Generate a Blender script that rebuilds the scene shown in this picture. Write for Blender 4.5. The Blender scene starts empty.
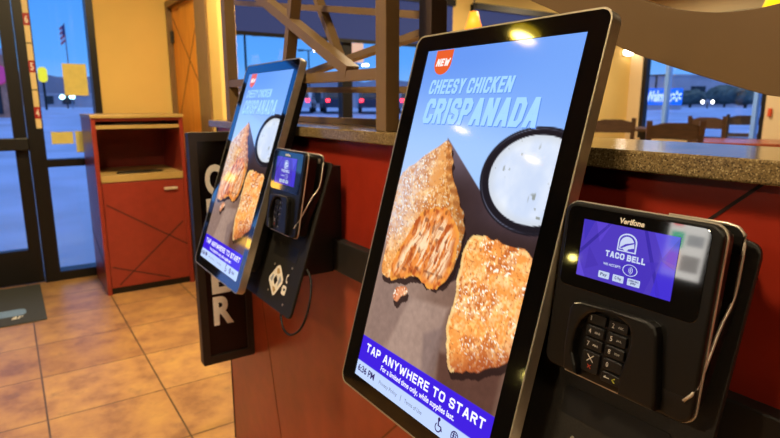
import bpy, bmesh, math, random
import numpy as np
from mathutils import Vector, Matrix
random.seed(7)
sin, cos, tan, pi = math.sin, math.cos, math.tan, math.pi
scn = bpy.context.scene
COL = scn.collection
H = 1.43                      # eye height; most heights below are written relative to it and lifted by H

# ------------------------------------------------------------------ camera
PITCH = math.atan(114 / 563.0)
YAW = math.atan(388 / (563 / cos(PITCH)))
cd = bpy.data.cameras.new('camera')
cam = bpy.data.objects.new('camera', cd)
COL.objects.link(cam)
cam.location = (0, 0, H)
cam.rotation_euler = (pi / 2 - PITCH, 0, -YAW)
cd.sensor_width = 36
cd.lens = 563 / 780 * 36
cd.clip_start = 0.02
cd.clip_end = 2000
cd.dof.use_dof = True
cd.dof.focus_distance = 0.76
cd.dof.aperture_fstop = 7.6
scn.camera = cam
scn.view_settings.view_transform = 'Standard'
scn.view_settings.look = 'None'
try:
    scn.cycles.use_denoising = True
    scn.cycles.max_bounces = 8
    scn.cycles.sample_clamp_indirect = 4.0
    scn.cycles.caustics_reflective = False
    scn.cycles.caustics_refractive = False
except Exception:
    pass

def hor(px, D):
    """a spot on the ground plan, D metres ahead of the eye and off to the side"""
    s = (px - 390) / 574.0 * D
    return Vector((sin(YAW) * D + cos(YAW) * s, cos(YAW) * D - sin(YAW) * s, 0))

def lin(c):
    return tuple((x / 12.92 if x <= 0.04045 else ((x + 0.055) / 1.055) ** 2.4) for x in c)

def rgb(r, g, b):
    return lin((r / 255.0, g / 255.0, b / 255.0)) + (1.0,)

# ------------------------------------------------------------------ materials
def newmat(name):
    m = bpy.data.materials.new(name)
    m.use_nodes = True
    nt = m.node_tree
    return m, nt, nt.nodes['Principled BSDF']

def mat(name, col, rough=0.5, metal=0.0, spec=0.5, noise=0.0, nscale=30.0, bump=0.0, emit=None, es=0.0, coat=0.0):
    m, nt, b = newmat(name)
    b.inputs['Base Color'].default_value = col
    b.inputs['Roughness'].default_value = rough
    b.inputs['Metallic'].default_value = metal
    b.inputs['Specular IOR Level'].default_value = spec
    b.inputs['Coat Weight'].default_value = coat
    tc = nt.nodes.new('ShaderNodeTexCoord')
    nz = nt.nodes.new('ShaderNodeTexNoise')
    nz.inputs['Scale'].default_value = nscale
    nz.inputs['Detail'].default_value = 4
    nt.links.new(tc.outputs['Object'], nz.inputs['Vector'])
    if noise > 0:
        mx = nt.nodes.new('ShaderNodeMix'); mx.data_type = 'RGBA'
        mr = nt.nodes.new('ShaderNodeMapRange')
        mr.inputs[1].default_value = 0.3; mr.inputs[2].default_value = 0.7
        nt.links.new(nz.outputs['Fac'], mr.inputs[0])
        nt.links.new(mr.outputs[0], mx.inputs['Factor'])
        mx.inputs[6].default_value = tuple(c * (1 - noise) for c in col[:3]) + (1,)
        mx.inputs[7].default_value = tuple(min(1, c * (1 + noise)) for c in col[:3]) + (1,)
        nt.links.new(mx.outputs[2], b.inputs['Base Color'])
    if bump > 0:
        bp = nt.nodes.new('ShaderNodeBump')
        bp.inputs['Strength'].default_value = bump
        bp.inputs['Distance'].default_value = 0.001
        nt.links.new(nz.outputs['Fac'], bp.inputs['Height'])
        nt.links.new(bp.outputs['Normal'], b.inputs['Normal'])
    if emit:
        b.inputs['Emission Color'].default_value = emit
        b.inputs['Emission Strength'].default_value = es
    return m

def attr_screen(name, es=1.0, rough=0.06, spec=0.5):
    """a lit display: its picture is painted into the mesh's colour attribute, under glossy glass"""
    m, nt, b = newmat(name)
    a = nt.nodes.new('ShaderNodeAttribute'); a.attribute_name = 'Col'
    b.inputs['Base Color'].default_value = (0.004, 0.004, 0.005, 1)
    b.inputs['Roughness'].default_value = rough
    b.inputs['Specular IOR Level'].default_value = spec
    nt.links.new(a.outputs['Color'], b.inputs['Emission Color'])
    b.inputs['Emission Strength'].default_value = es
    return m

def glass_mat(name, tint=(0.92, 0.95, 1.0, 1)):
    m = bpy.data.materials.new(name); m.use_nodes = True
    nt = m.node_tree; nt.nodes.clear()
    o = nt.nodes.new('ShaderNodeOutputMaterial')
    t = nt.nodes.new('ShaderNodeBsdfTransparent'); t.inputs[0].default_value = tint
    g = nt.nodes.new('ShaderNodeBsdfGlossy'); g.inputs['Roughness'].default_value = 0.02
    f = nt.nodes.new('ShaderNodeFresnel'); f.inputs['IOR'].default_value = 1.35
    mx = nt.nodes.new('ShaderNodeMixShader')
    nt.links.new(f.outputs[0], mx.inputs[0])
    nt.links.new(t.outputs[0], mx.inputs[1]); nt.links.new(g.outputs[0], mx.inputs[2])
    nt.links.new(mx.outputs[0], o.inputs[0])
    return m

def tile_mat():
    m, nt, b = newmat('quarry_floor_tile')
    N = nt.nodes.new; Lk = nt.links.new
    tc = N('ShaderNodeTexCoord')
    mp = N('ShaderNodeMapping')
    mp.inputs['Location'].default_value = (-0.014 / 0.516, -2.85 / 0.497, 0)
    mp.inputs['Scale'].default_value = (1 / 0.516, 1 / 0.497, 1)
    Lk(tc.outputs['Object'], mp.inputs['Vector'])
    sp = N('ShaderNodeSeparateXYZ'); Lk(mp.outputs[0], sp.inputs[0])
    def math_(op, a, bb=None):
        n = N('ShaderNodeMath'); n.operation = op
        for i, v in enumerate((a, bb)):
            if v is None: continue
            if isinstance(v, (int, float)): n.inputs[i].default_value = v
            else: Lk(v, n.inputs[i])
        return n.outputs[0]
    def edge(s, w):
        f = math_('FRACT', s)
        d = math_('MINIMUM', f, math_('SUBTRACT', 1.0, f))
        return math_('LESS_THAN', d, w)
    gr = math_('MAXIMUM', edge(sp.outputs[0], 0.0085), edge(sp.outputs[1], 0.0085))
    cell = N('ShaderNodeCombineXYZ')
    Lk(math_('FLOOR', sp.outputs[0]), cell.inputs[0]); Lk(math_('FLOOR', sp.outputs[1]), cell.inputs[1])
    wn = N('ShaderNodeTexWhiteNoise'); wn.noise_dimensions = '2D'; Lk(cell.outputs[0], wn.inputs['Vector'])
    nz = N('ShaderNodeTexNoise'); nz.inputs['Scale'].default_value = 5.5; nz.inputs['Detail'].default_value = 6
    nz.inputs['Roughness'].default_value = 0.62
    Lk(tc.outputs['Object'], nz.inputs['Vector'])
    r1 = N('ShaderNodeValToRGB')
    e = r1.color_ramp.elements
    e[0].position = 0.33; e[0].color = rgb(146, 106, 76)
    e[1].position = 0.66; e[1].color = rgb(198, 154, 94)
    q = r1.color_ramp.elements.new(0.48); q.color = rgb(178, 134, 90)
    Lk(nz.outputs['Fac'], r1.inputs[0])
    tint = N('ShaderNodeMix'); tint.data_type = 'RGBA'; tint.blend_type = 'MULTIPLY'
    tint.inputs['Factor'].default_value = 1.0
    r2 = N('ShaderNodeValToRGB')
    r2.color_ramp.elements[0].color = (0.78, 0.72, 0.72, 1); r2.color_ramp.elements[1].color = (1, 1, 1, 1)
    Lk(wn.outputs['Value'], r2.inputs[0])
    Lk(r1.outputs[0], tint.inputs[6]); Lk(r2.outputs[0], tint.inputs[7])
    # dark worn scuffs
    nz2 = N('ShaderNodeTexNoise'); nz2.inputs['Scale'].default_value = 7; nz2.inputs['Detail'].default_value = 8
    nz2.inputs['Roughness'].default_value = 0.7
    Lk(tc.outputs['Object'], nz2.inputs['Vector'])
    r3 = N('ShaderNodeValToRGB')
    r3.color_ramp.elements[0].position = 0.56; r3.color_ramp.elements[0].color = (0, 0, 0, 1)
    r3.color_ramp.elements[1].position = 0.72; r3.color_ramp.elements[1].color = (1, 1, 1, 1)
    Lk(nz2.outputs['Fac'], r3.inputs[0])
    sc = N('ShaderNodeMix'); sc.data_type = 'RGBA'
    Lk(math_('MULTIPLY', r3.outputs[0], 0.55), sc.inputs['Factor'])
    Lk(tint.outputs[2], sc.inputs[6]); sc.inputs[7].default_value = rgb(104, 82, 74)
    gm = N('ShaderNodeMix'); gm.data_type = 'RGBA'
    Lk(gr, gm.inputs['Factor']); Lk(sc.outputs[2], gm.inputs[6]); gm.inputs[7].default_value = rgb(96, 74, 52)
    Lk(gm.outputs[2], b.inputs['Base Color'])
    b.inputs['Roughness'].default_value = 0.38
    b.inputs['Specular IOR Level'].default_value = 0.4
    bp = N('ShaderNodeBump'); bp.inputs['Strength'].default_value = 0.25; bp.inputs['Distance'].default_value = 0.004
    Lk(math_('SUBTRACT', nz.outputs['Fac'], gr), bp.inputs['Height'])
    Lk(bp.outputs[0], b.inputs['Normal'])
    return m

def stone_mat():
    m, nt, b = newmat('speckled_stone')
    N = nt.nodes.new; Lk = nt.links.new
    tc = N('ShaderNodeTexCoord')
    vo = N('ShaderNodeTexVoronoi'); vo.inputs['Scale'].default_value = 620
    Lk(tc.outputs['Object'], vo.inputs['Vector'])
    r = N('ShaderNodeValToRGB')
    e = r.color_ramp.elements
    e[0].position = 0.0; e[0].color = rgb(74, 60, 40)
    e[1].position = 1.0; e[1].color = rgb(186, 164, 116)
    for p_, c in ((0.3, (126, 104, 68)), (0.6, (146, 122, 80)), (0.8, (98, 80, 52))):
        x = r.color_ramp.elements.new(p_); x.color = rgb(*c)
    sp = N('ShaderNodeSeparateColor'); Lk(vo.outputs['Color'], sp.inputs[0])
    Lk(sp.outputs[0], r.inputs[0]); Lk(r.outputs[0], b.inputs['Base Color'])
    b.inputs['Roughness'].default_value = 0.14
    return m

def wood_mat(name, c1, c2, scale=(2, 40, 2), rough=0.45):
    m, nt, b = newmat(name)
    N = nt.nodes.new; Lk = nt.links.new
    tc = N('ShaderNodeTexCoord'); mp = N('ShaderNodeMapping'); mp.inputs['Scale'].default_value = scale
    Lk(tc.outputs['Object'], mp.inputs['Vector'])
    nz = N('ShaderNodeTexNoise'); nz.inputs['Scale'].default_value = 3; nz.inputs['Detail'].default_value = 5
    Lk(mp.outputs[0], nz.inputs['Vector'])
    r = N('ShaderNodeValToRGB')
    r.color_ramp.elements[0].position = 0.3; r.color_ramp.elements[0].color = c1
    r.color_ramp.elements[1].position = 0.7; r.color_ramp.elements[1].color = c2
    Lk(nz.outputs['Fac'], r.inputs[0]); Lk(r.outputs[0], b.inputs['Base Color'])
    b.inputs['Roughness'].default_value = rough
    return m

M = dict(
    tile=tile_mat(), stone=stone_mat(),
    cream=mat('cream_wall_paint', rgb(230, 196, 116), 0.75, noise=0.06, nscale=1.5),
    ivory=mat('ivory_wall_paint', rgb(222, 200, 160), 0.75, noise=0.05, nscale=1.5),
    dim=mat('unseen_dark_wall', rgb(46, 38, 30), 0.8, noise=0.1, nscale=2),
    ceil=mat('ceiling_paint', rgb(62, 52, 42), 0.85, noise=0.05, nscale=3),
    red=mat('red_laminate', rgb(156, 44, 26), 0.32, noise=0.09, nscale=24, bump=0.03),
    redcab=mat('red_cabinet_laminate', rgb(140, 50, 38), 0.36, noise=0.08, nscale=18),
    redlow=mat('orange_red_laminate', rgb(160, 66, 38), 0.3, noise=0.09, nscale=20),
    groove=mat('dark_groove', rgb(40, 16, 12), 0.6, noise=0.1),
    groovelow=mat('warm_groove', rgb(120, 62, 26), 0.6, noise=0.1),
    bronze=mat('dark_bronze_aluminium', rgb(28, 25, 24), 0.4, metal=0.3, noise=0.1, nscale=6),
    black=mat('black_powder_coat', rgb(20, 18, 17), 0.42, noise=0.15, nscale=60, bump=0.05),
    blackm=mat('black_matte_plastic', rgb(15, 13, 11), 0.34, noise=0.15, nscale=120, bump=0.08),
    gloss=mat('black_glass', rgb(6, 6, 7), 0.04, spec=0.7, noise=0.1, coat=0.4),
    glossb=mat('black_bezel_glass', rgb(6, 6, 7), 0.05, spec=0.9, noise=0.1, coat=0.8),
    plate=mat('black_textured_steel', rgb(38, 35, 31), 0.5, metal=0.2, noise=0.2, nscale=300, bump=0.12),
    silver=mat('brushed_silver', rgb(196, 184, 164), 0.34, metal=0.75, noise=0.08, nscale=50),
    chrome=mat('polished_chrome', rgb(222, 210, 192), 0.36, metal=0.45, noise=0.03),
    key=mat('black_rubber_key', rgb(17, 16, 16), 0.4, noise=0.1, nscale=80),
    legend=mat('key_legend_white', rgb(196, 190, 180), 0.5, noise=0.03),
    legendr=mat('key_legend_red', rgb(186, 70, 50), 0.5, noise=0.03),
    legendg=mat('key_legend_yellow', rgb(200, 196, 70), 0.5, noise=0.03),
    rail=mat('black_vinyl_rail', rgb(30, 26, 24), 0.55, noise=0.15, nscale=40),
    brown=mat('brown_painted_steel', rgb(124, 98, 64), 0.42, noise=0.08, nscale=12),
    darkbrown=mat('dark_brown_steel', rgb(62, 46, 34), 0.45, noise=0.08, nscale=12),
    wave=mat('brown_wave_panel', rgb(112, 84, 48), 0.55, noise=0.06, nscale=8),
    door=wood_mat('amber_wood_panel', rgb(226, 142, 40), rgb(246, 168, 62), (1, 8, 1)),
    chair=wood_mat('walnut_chair_wood', rgb(58, 40, 26), rgb(86, 60, 38), (3, 3, 20)),
    tabletop=wood_mat('reddish_table_laminate', rgb(140, 70, 46), rgb(170, 92, 62), (4, 30, 2), 0.25),
    mat_=mat('dark_entry_mat', rgb(62, 64, 66), 0.85, noise=0.2, nscale=200, bump=0.3),
    matsheen=mat('mat_blue_sheen', rgb(120, 150, 190), 0.8, noise=0.15, nscale=60),
    signblack=mat('sign_black_panel', rgb(16, 11, 10), 0.25, noise=0.12, nscale=12),
    signframe=mat('sign_black_frame', rgb(42, 34, 28), 0.45, noise=0.12, nscale=30),
    white=mat('white_letters', rgb(240, 232, 220), 0.5, noise=0.03),
    redpaint=mat('red_print', rgb(170, 26, 24), 0.5, noise=0.04),
    creamprint=mat('cream_print', rgb(230, 206, 150), 0.5, noise=0.04),
    paper=mat('glowing_yellow_sheet', rgb(206, 184, 92), 0.7, noise=0.06, emit=rgb(190, 170, 90), es=0.3),
    shade=mat('backlit_navy_shade', rgb(26, 30, 46), 0.9, spec=0.1, noise=0.1, nscale=40, emit=rgb(58, 66, 108), es=1.0),  # emission stands in for dusk light coming through the cloth
    glass=glass_mat('window_glass'),
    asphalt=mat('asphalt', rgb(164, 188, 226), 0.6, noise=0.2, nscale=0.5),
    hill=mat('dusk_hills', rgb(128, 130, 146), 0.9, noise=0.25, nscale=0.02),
    brick=mat('distant_brick', rgb(222, 150, 120), 0.8, noise=0.25, nscale=3),
    store=mat('store_wall', rgb(200, 184, 186), 0.8, noise=0.2, nscale=0.3),
    tree=mat('dusk_foliage', rgb(92, 104, 96), 0.9, noise=0.4, nscale=1.2),
    pole=mat('grey_pole', rgb(150, 158, 172), 0.5, noise=0.05),
    palemul=mat('glowing_pale_aluminium', rgb(120, 160, 220), 0.45, noise=0.05, emit=rgb(90, 130, 200), es=0.35),  # faint blue glow mixed in to brighten the mullions
    tail=mat('tail_light', rgb(255, 30, 30), 0.3, emit=(1, 0.03, 0.05, 1), es=6),
    head=mat('lamp_white', rgb(255, 240, 220), 0.3, emit=(1, 0.9, 0.75, 1), es=12),
    bulb=mat('warm_lamp_glow', rgb(255, 220, 130), 0.3, emit=(1.0, 0.80, 0.20, 1), es=24),
    amber=mat('amber_lamp_shade', rgb(250, 160, 50), 0.4, emit=(1.0, 0.30, 0.02, 1), es=1.25),
    yellowlamp=mat('yellow_lamp_shade', rgb(250, 210, 40), 0.4, emit=(1.0, 0.72, 0.01, 1), es=1.1),
    cord=mat('black_cable_rubber', rgb(18, 16, 15), 0.5, noise=0.1),
    cargrey=mat('car_paint_grey', rgb(120, 130, 150), 0.3, noise=0.1),
    cardark=mat('car_paint_dark', rgb(50, 56, 74), 0.3, noise=0.1),
    carwhite=mat('car_paint_white', rgb(200, 206, 220), 0.3, noise=0.1),
    carglass=mat('car_glass', rgb(24, 32, 46), 0.08, noise=0.1),
    tyre=mat('tyre_rubber', rgb(22, 22, 24), 0.8, noise=0.1),
    label=mat('tan_label', rgb(190, 160, 110), 0.6, noise=0.15, nscale=220),
    steeltop=mat('tan_counter', rgb(176, 148, 92), 0.35, noise=0.12, nscale=140),
    storeblue=mat('blue_sign_face', rgb(30, 110, 220), 0.4, noise=0.03, emit=rgb(24, 110, 224), es=0.7),
    signwhite=mat('lit_white_letters', rgb(240, 240, 255), 0.4, emit=rgb(210, 228, 255), es=1.0),
    pink=mat('pink_sign', rgb(216, 70, 140), 0.5, noise=0.05, emit=rgb(200, 60, 130), es=0.4),
    yellowsign=mat('yellow_lit_sign', rgb(250, 225, 40), 0.5, emit=rgb(248, 226, 30), es=0.9),
    flag=mat('flag_cloth', rgb(235, 230, 235), 0.8, noise=0.05),
    flagred=mat('flag_red', rgb(210, 80, 90), 0.8, noise=0.05),
    flagblue=mat('flag_blue', rgb(52, 56, 110), 0.8, noise=0.05),
    greenlamp=mat('cool_lamp', rgb(190, 255, 240), 0.4, emit=(0.55, 1.0, 0.9, 1), es=6),
    alarm=mat('orange_red_box', rgb(220, 84, 40), 0.5, noise=0.05),
    screen=attr_screen('kiosk_display', 1.15),
    tscreen=attr_screen('terminal_display', 0.9, 0.05),
    menu=attr_screen('menu_display', 6.5, 0.3),
)

for k_ in ('gloss', 'glossb'):
    M[k_].node_tree.nodes['Principled BSDF'].inputs['IOR'].default_value = 1.95
# ------------------------------------------------------------------ mesh helpers
def mk(name, bm, mats, parent=None, smooth=False, loc=None):
    me = bpy.data.meshes.new(name)
    bmesh.ops.recalc_face_normals(bm, faces=bm.faces[:])
    bm.to_mesh(me); bm.free()
    for m in (mats if isinstance(mats, (list, tuple)) else [mats]):
        me.materials.append(m)
    if smooth:
        for p in me.polygons: p.use_smooth = True
    o = bpy.data.objects.new(name, me)
    COL.objects.link(o)
    if parent is not None:
        o.parent = parent
    if loc is not None:
        o.location = loc
    return o

def tag(o, label=None, cat=None, group=None, kind=None):
    if label: o['label'] = label
    if cat: o['category'] = cat
    if group: o['group'] = group
    if kind: o['kind'] = kind
    return o

def thing(name, label, cat, loc=(0, 0, 0), rz=0.0, group=None):
    o = bpy.data.objects.new(name, None)
    COL.objects.link(o)
    o.empty_display_size = 0.1
    o.location = loc; o.rotation_euler = (0, 0, rz)
    return tag(o, label, cat, group)

def struct(name, bm, m, **k):
    return tag(mk(name, bm, m, **k), kind='structure')

def copy_tree(o, parent=None):
    c = o.copy(); COL.objects.link(c)
    if parent is not None:
        c.parent = parent
    for ch in list(o.children):
        copy_tree(ch, c)
    return c

def box(bm, lo, hi, bev=0.0, mi=0, seg=2, M4=None):
    b2 = bmesh.new()
    bmesh.ops.create_cube(b2, size=1)
    for v in b2.verts:
        v.co = Vector([lo[i] + (v.co[i] + 0.5) * (hi[i] - lo[i]) for i in range(3)])
    if bev > 0:
        bmesh.ops.bevel(b2, geom=b2.edges[:], offset=bev, segments=seg, profile=0.5, affect='EDGES')
    return merge(bm, b2, mi, M4)

def merge(bm, b2, mi=0, M4=None):
    mp = {}
    for v in b2.verts:
        mp[v] = bm.verts.new(M4 @ v.co if M4 is not None else v.co)
    for f in b2.faces:
        try:
            nf = bm.faces.new([mp[v] for v in f.verts]); nf.material_index = mi
        except ValueError:
            pass
    b2.free()
    return bm

def prism(bm, pts, c0, c1, fr, mi=0, bev=0.0):
    """a closed outline (a, b) pushed from depth c0 to c1 in the frame fr(a, b, c)"""
    b2 = bmesh.new()
    lo = [b2.verts.new(fr(a, b, c0)) for a, b in pts]
    hi = [b2.verts.new(fr(a, b, c1)) for a, b in pts]
    n = len(pts)
    b2.faces.new(lo[::-1]); top = b2.faces.new(hi)
    for i in range(n):
        b2.faces.new((lo[i], lo[(i + 1) % n], hi[(i + 1) % n], hi[i]))
    bmesh.ops.recalc_face_normals(b2, faces=b2.faces[:])
    if bev > 0:
        bmesh.ops.bevel(b2, geom=list(top.edges), offset=bev, segments=3, profile=0.5, affect='EDGES')
    tri = [f for f in b2.faces if len(f.verts) > 4]
    if tri: bmesh.ops.triangulate(b2, faces=tri)
    return merge(bm, b2, mi)

def ring(bm, outer, inner, c0, c1, fr, mi=0):
    """frame between two outlines with the same number of points"""
    n = len(outer)
    V = [[bm.verts.new(fr(a, b, c)) for a, b in pts] for pts, c in ((outer, c0), (outer, c1), (inner, c1), (inner, c0))]
    for k in range(4):
        A, B = V[k], V[(k + 1) % 4]
        for i in range(n):
            j = (i + 1) % n
            f = bm.faces.new((A[i], A[j], B[j], B[i])); f.material_index = mi
    return bm

def flat(bm, pts, c, fr, mi=0):
    f = bm.faces.new([bm.verts.new(fr(a, b, c)) for a, b in pts]); f.material_index = mi
    bmesh.ops.triangulate(bm, faces=[f])
    return bm

def rrect(a0, b0, a1, b1, r, n=5):
    out = []
    for cx, cy, s in ((a1 - r, b0 + r, -90), (a1 - r, b1 - r, 0), (a0 + r, b1 - r, 90), (a0 + r, b0 + r, 180)):
        for k in range(n + 1):
            t = math.radians(s + 90.0 * k / n)
            out.append((cx + r * cos(t), cy + r * sin(t)))
    return out

def tube(bm, pts, r, n=8, mi=0, closed=False):
    pts = [Vector(p) for p in pts]
    rings = []
    up = Vector((0.13, 0.27, 0.95)).normalized()
    for i, p in enumerate(pts):
        d = (pts[min(i + 1, len(pts) - 1)] - pts[max(i - 1, 0)]).normalized()
        x = d.cross(up)
        if x.length < 1e-4: x = d.cross(Vector((1, 0, 0)))
        x.normalize(); y = d.cross(x)
        rr = r[i] if isinstance(r, (list, tuple)) else r
        rings.append([bm.verts.new(p + x * rr * cos(2 * pi * k / n) + y * rr * sin(2 * pi * k / n)) for k in range(n)])
    for A, B in zip(rings, rings[1:]):
        for k in range(n):
            f = bm.faces.new((A[k], A[(k + 1) % n], B[(k + 1) % n], B[k])); f.material_index = mi
    for R_ in (rings[0][::-1], rings[-1]):
        f = bm.faces.new(R_); f.material_index = mi
    return bm

def lathe(bm, prof, n=24, c=(0, 0, 0), mi=0):
    rings = []
    for r, z in prof:
        rings.append([bm.verts.new((c[0] + r * cos(2 * pi * k / n), c[1] + r * sin(2 * pi * k / n), c[2] + z)) for k in range(n)])
    for A, B in zip(rings, rings[1:]):
        for k in range(n):
            f = bm.faces.new((A[k], A[(k + 1) % n], B[(k + 1) % n], B[k])); f.material_index = mi
    for R_ in (rings[0][::-1], rings[-1]):
        f = bm.faces.new(R_); f.material_index = mi
    return bm

def bar(bm, p, q, w, d, mi=0, nrm=(1, 0, 0)):
    """square bar from p to q, w wide in the plane across nrm and d deep along nrm"""
    p, q, nrm = Vector(p), Vector(q), Vector(nrm)
    t = (q - p).normalized(); s = nrm.cross(t).normalized()
    vs = []
    for e in (p, q):
        for a, b in ((-1, -1), (1, -1), (1, 1), (-1, 1)):
            vs.append(bm.verts.new(e + s * a * w / 2 + nrm * b * d / 2))
    for f in ((0, 1, 2, 3), (7, 6, 5, 4), (0, 4, 5, 1), (1, 5, 6, 2), (2, 6, 7, 3), (3, 7, 4, 0)):
        g = bm.faces.new([vs[i] for i in f]); g.material_index = mi
    return bm

# lettering: built-in font turned into flat polygons, returned as (triangles, points) scaled into a box
_tc = {}
def glyphs(s, bold=0.0):
    key = (s, bold)
    if key in _tc: return _tc[key]
    cu = bpy.data.curves.new('t', 'FONT'); cu.body = s; cu.resolution_u = 4; cu.offset = bold
    o = bpy.data.objects.new('t', cu); COL.objects.link(o)
    dg = bpy.context.evaluated_depsgraph_get(); dg.update()
    ev = o.evaluated_get(dg); me = ev.to_mesh()
    P = [(v.co.x, v.co.y) for v in me.vertices]
    F = [tuple(p.vertices) for p in me.polygons]
    ev.to_mesh_clear()
    bpy.data.objects.remove(o); bpy.data.curves.remove(cu)
    _tc[key] = (P, F)
    return P, F

def text(bm, s, a0, b0, a1, b1, c, fr, mi=0, bold=0.02, shear=0.0, col=None, layer=None):
    """letters filling the box a0..a1 by b0 (top)..b1 (bottom)"""
    P, F = glyphs(s, bold)
    xs = [p[0] for p in P]; ys = [p[1] for p in P]
    x0, x1, y0, y1 = min(xs), max(xs), min(ys), max(ys)
    h = b1 - b0
    w = (a1 - a0) - abs(shear) * h
    vs = []
    for x, y in P:
        v = (y - y0) / (y1 - y0)
        vs.append(bm.verts.new(fr(a0 + (x - x0) / (x1 - x0) * w + shear * h * v, b1 - v * h, c)))
    if layer is not None:
        for v in vs: v[layer] = col
    for f in F:
        try:
            g = bm.faces.new([vs[i] for i in f]); g.material_index = mi
        except ValueError:
            pass

# block capitals drawn with an even stroke, for the condensed and grotesque lettering
_S = (.8, 1), (.2, 1), (0, .85), (0, .66), (.15, .55), (.85, .45), (1, .34), (1, .15), (.8, 0), (.2, 0)
CAPS = {
 'A': (1.0, [[(0, 0), (.5, 1), (1, 0)], [(.19, .28), (.81, .28)]]),
 'B': (.92, [[(0, 0), (0, 1), (.72, 1), (.93, .88), (.93, .64), (.72, .52), (0, .52)], [(.72, .52), (1, .40), (1, .14), (.76, 0), (0, 0)]]),
 'C': (.92, [[(1, .78), (1, .86), (.8, 1), (.2, 1), (0, .85), (0, .15), (.2, 0), (.8, 0), (1, .14), (1, .22)]]),
 'D': (.92, [[(0, 0), (0, 1), (.72, 1), (1, .82), (1, .18), (.72, 0), (0, 0), (0, .2)]]),
 'E': (.80, [[(1, 1), (0, 1), (0, 0), (1, 0)], [(0, .52), (.88, .52)]]),
 'H': (.92, [[(0, 0), (0, 1)], [(1, 0), (1, 1)], [(0, .52), (1, .52)]]),
 'I': (.0, [[(0, 0), (0, 1)]]),
 'K': (.92, [[(0, 0), (0, 1)], [(1, 1), (0, .40)], [(.30, .58), (1, 0)]]),
 'L': (.76, [[(0, 1), (0, 0), (1, 0)]]),
 'N': (.94, [[(0, 0), (0, 1), (1, 0), (1, 1)]]),
 'O': (1.0, [[(.2, 1), (.8, 1), (1, .82), (1, .18), (.8, 0), (.2, 0), (0, .18), (0, .82), (.2, 1), (.5, 1)]]),
 'P': (.88, [[(0, 0), (0, 1), (.72, 1), (1, .86), (1, .60), (.72, .46), (0, .46)]]),
 'R': (.92, [[(0, 0), (0, 1), (.72, 1), (1, .87), (1, .63), (.72, .50), (0, .50)], [(.55, .50), (1, 0)]]),
 'S': (.90, [[(1, .80), (1, .86)] + list(_S) + [(0, .14), (0, .20)]]),
 'T': (.90, [[(0, 1), (1, 1)], [(.5, 1), (.5, 0)]]),
 'W': (1.5, [[(0, 1), (.25, 0), (.5, .9), (.75, 0), (1, 1)]]),
 'Y': (.96, [[(0, 1), (.5, .44), (1, 1)], [(.5, .44), (.5, 0)]]),
}
def caps(bm, st, a0, b0, a1, b1, c, fr, mi=0, weight=0.2, gap=0.12, space=0.35, shear=0.0, col=None, layer=None):
    """st set in block capitals filling a0..a1 by b0 (top)..b1 (bottom); weight and gap in cap heights (gap before stretching)"""
    h = b1 - b0; sw = weight * h; W = (a1 - a0) - abs(shear) * h
    units = sum(CAPS[q][0] if q != ' ' else space for q in st)
    nst = sum(1 for q in st if q != ' '); ngap = len(st) - 1
    k = (W - nst * sw - ngap * gap * h) / units
    x = a0
    for q in st:
        if q == ' ':
            x += space * k + gap * h; continue
        wd, lines = CAPS[q]
        def put(px_, py_):
            y = min(max(py_, 0), h)
            v = bm.verts.new(fr(px_ + shear * y, b1 - y, c))
            if layer is not None: v[layer] = col
            return v
        def quad(*q4):
            f = bm.faces.new([put(*q) for q in q4]); f.material_index = mi
        for ln in lines:
            P = [Vector((x + sw / 2 + u * wd * k, sw / 2 + v * (h - sw))) for u, v in ln]
            def diag(i):
                d = P[i + 1] - P[i]
                return abs(d.x) > 1e-6 and abs(d.y) > 0.33 * h
            runs, cur = [], [P[0]]
            for i in range(len(P) - 1):
                if diag(i):
                    if len(cur) > 1: runs.append(cur)
                    p, q_ = P[i], P[i + 1]
                    ey = lambda p: 0.0 if p.y < sw * 0.6 else (h if p.y > h - sw * 0.6 else p.y)
                    hw = sw / 2 * (q_ - p).length / abs((q_ - p).y)
                    ext = (hw - sw / 2)
                    quad((p.x - hw, ey(p)), (p.x + hw, ey(p)), (q_.x + hw, ey(q_)), (q_.x - hw, ey(q_)))
                    cur = [q_]
                else:
                    cur.append(P[i + 1])
            if len(cur) > 1: runs.append(cur)
            for pts in runs:
                L_, R_ = [], []
                for i, p in enumerate(pts):
                    d0 = (p - pts[i - 1]).normalized() if i else None
                    d1 = (pts[i + 1] - p).normalized() if i < len(pts) - 1 else None
                    if d0 is None: n_ = Vector((-d1.y, d1.x)); p2 = p - d1 * sw / 2 * 0.98
                    elif d1 is None: n_ = Vector((-d0.y, d0.x)); p2 = p + d0 * sw / 2 * 0.98
                    else:
                        n0 = Vector((-d0.y, d0.x)); m_ = (n0 + Vector((-d1.y, d1.x))).normalized()
                        n_ = m_ * min(1.5, 1 / max(0.3, m_.dot(n0))); p2 = p
                    L_.append(p2 + n_ * sw / 2); R_.append(p2 - n_ * sw / 2)
                for i in range(len(pts) - 1):
                    quad(L_[i], R_[i], R_[i + 1], L_[i + 1])
        x += wd * k + sw + gap * h

# ------------------------------------------------------------------ the room
def fr_xz(Y):      # outlines drawn on a wall facing -y
    return lambda a, b, c: Vector((a, Y - c, b))
def fr_yz(X):      # outlines drawn on a wall facing -x : a runs towards -y
    return lambda a, b, c: Vector((X - c, a, b))

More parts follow.
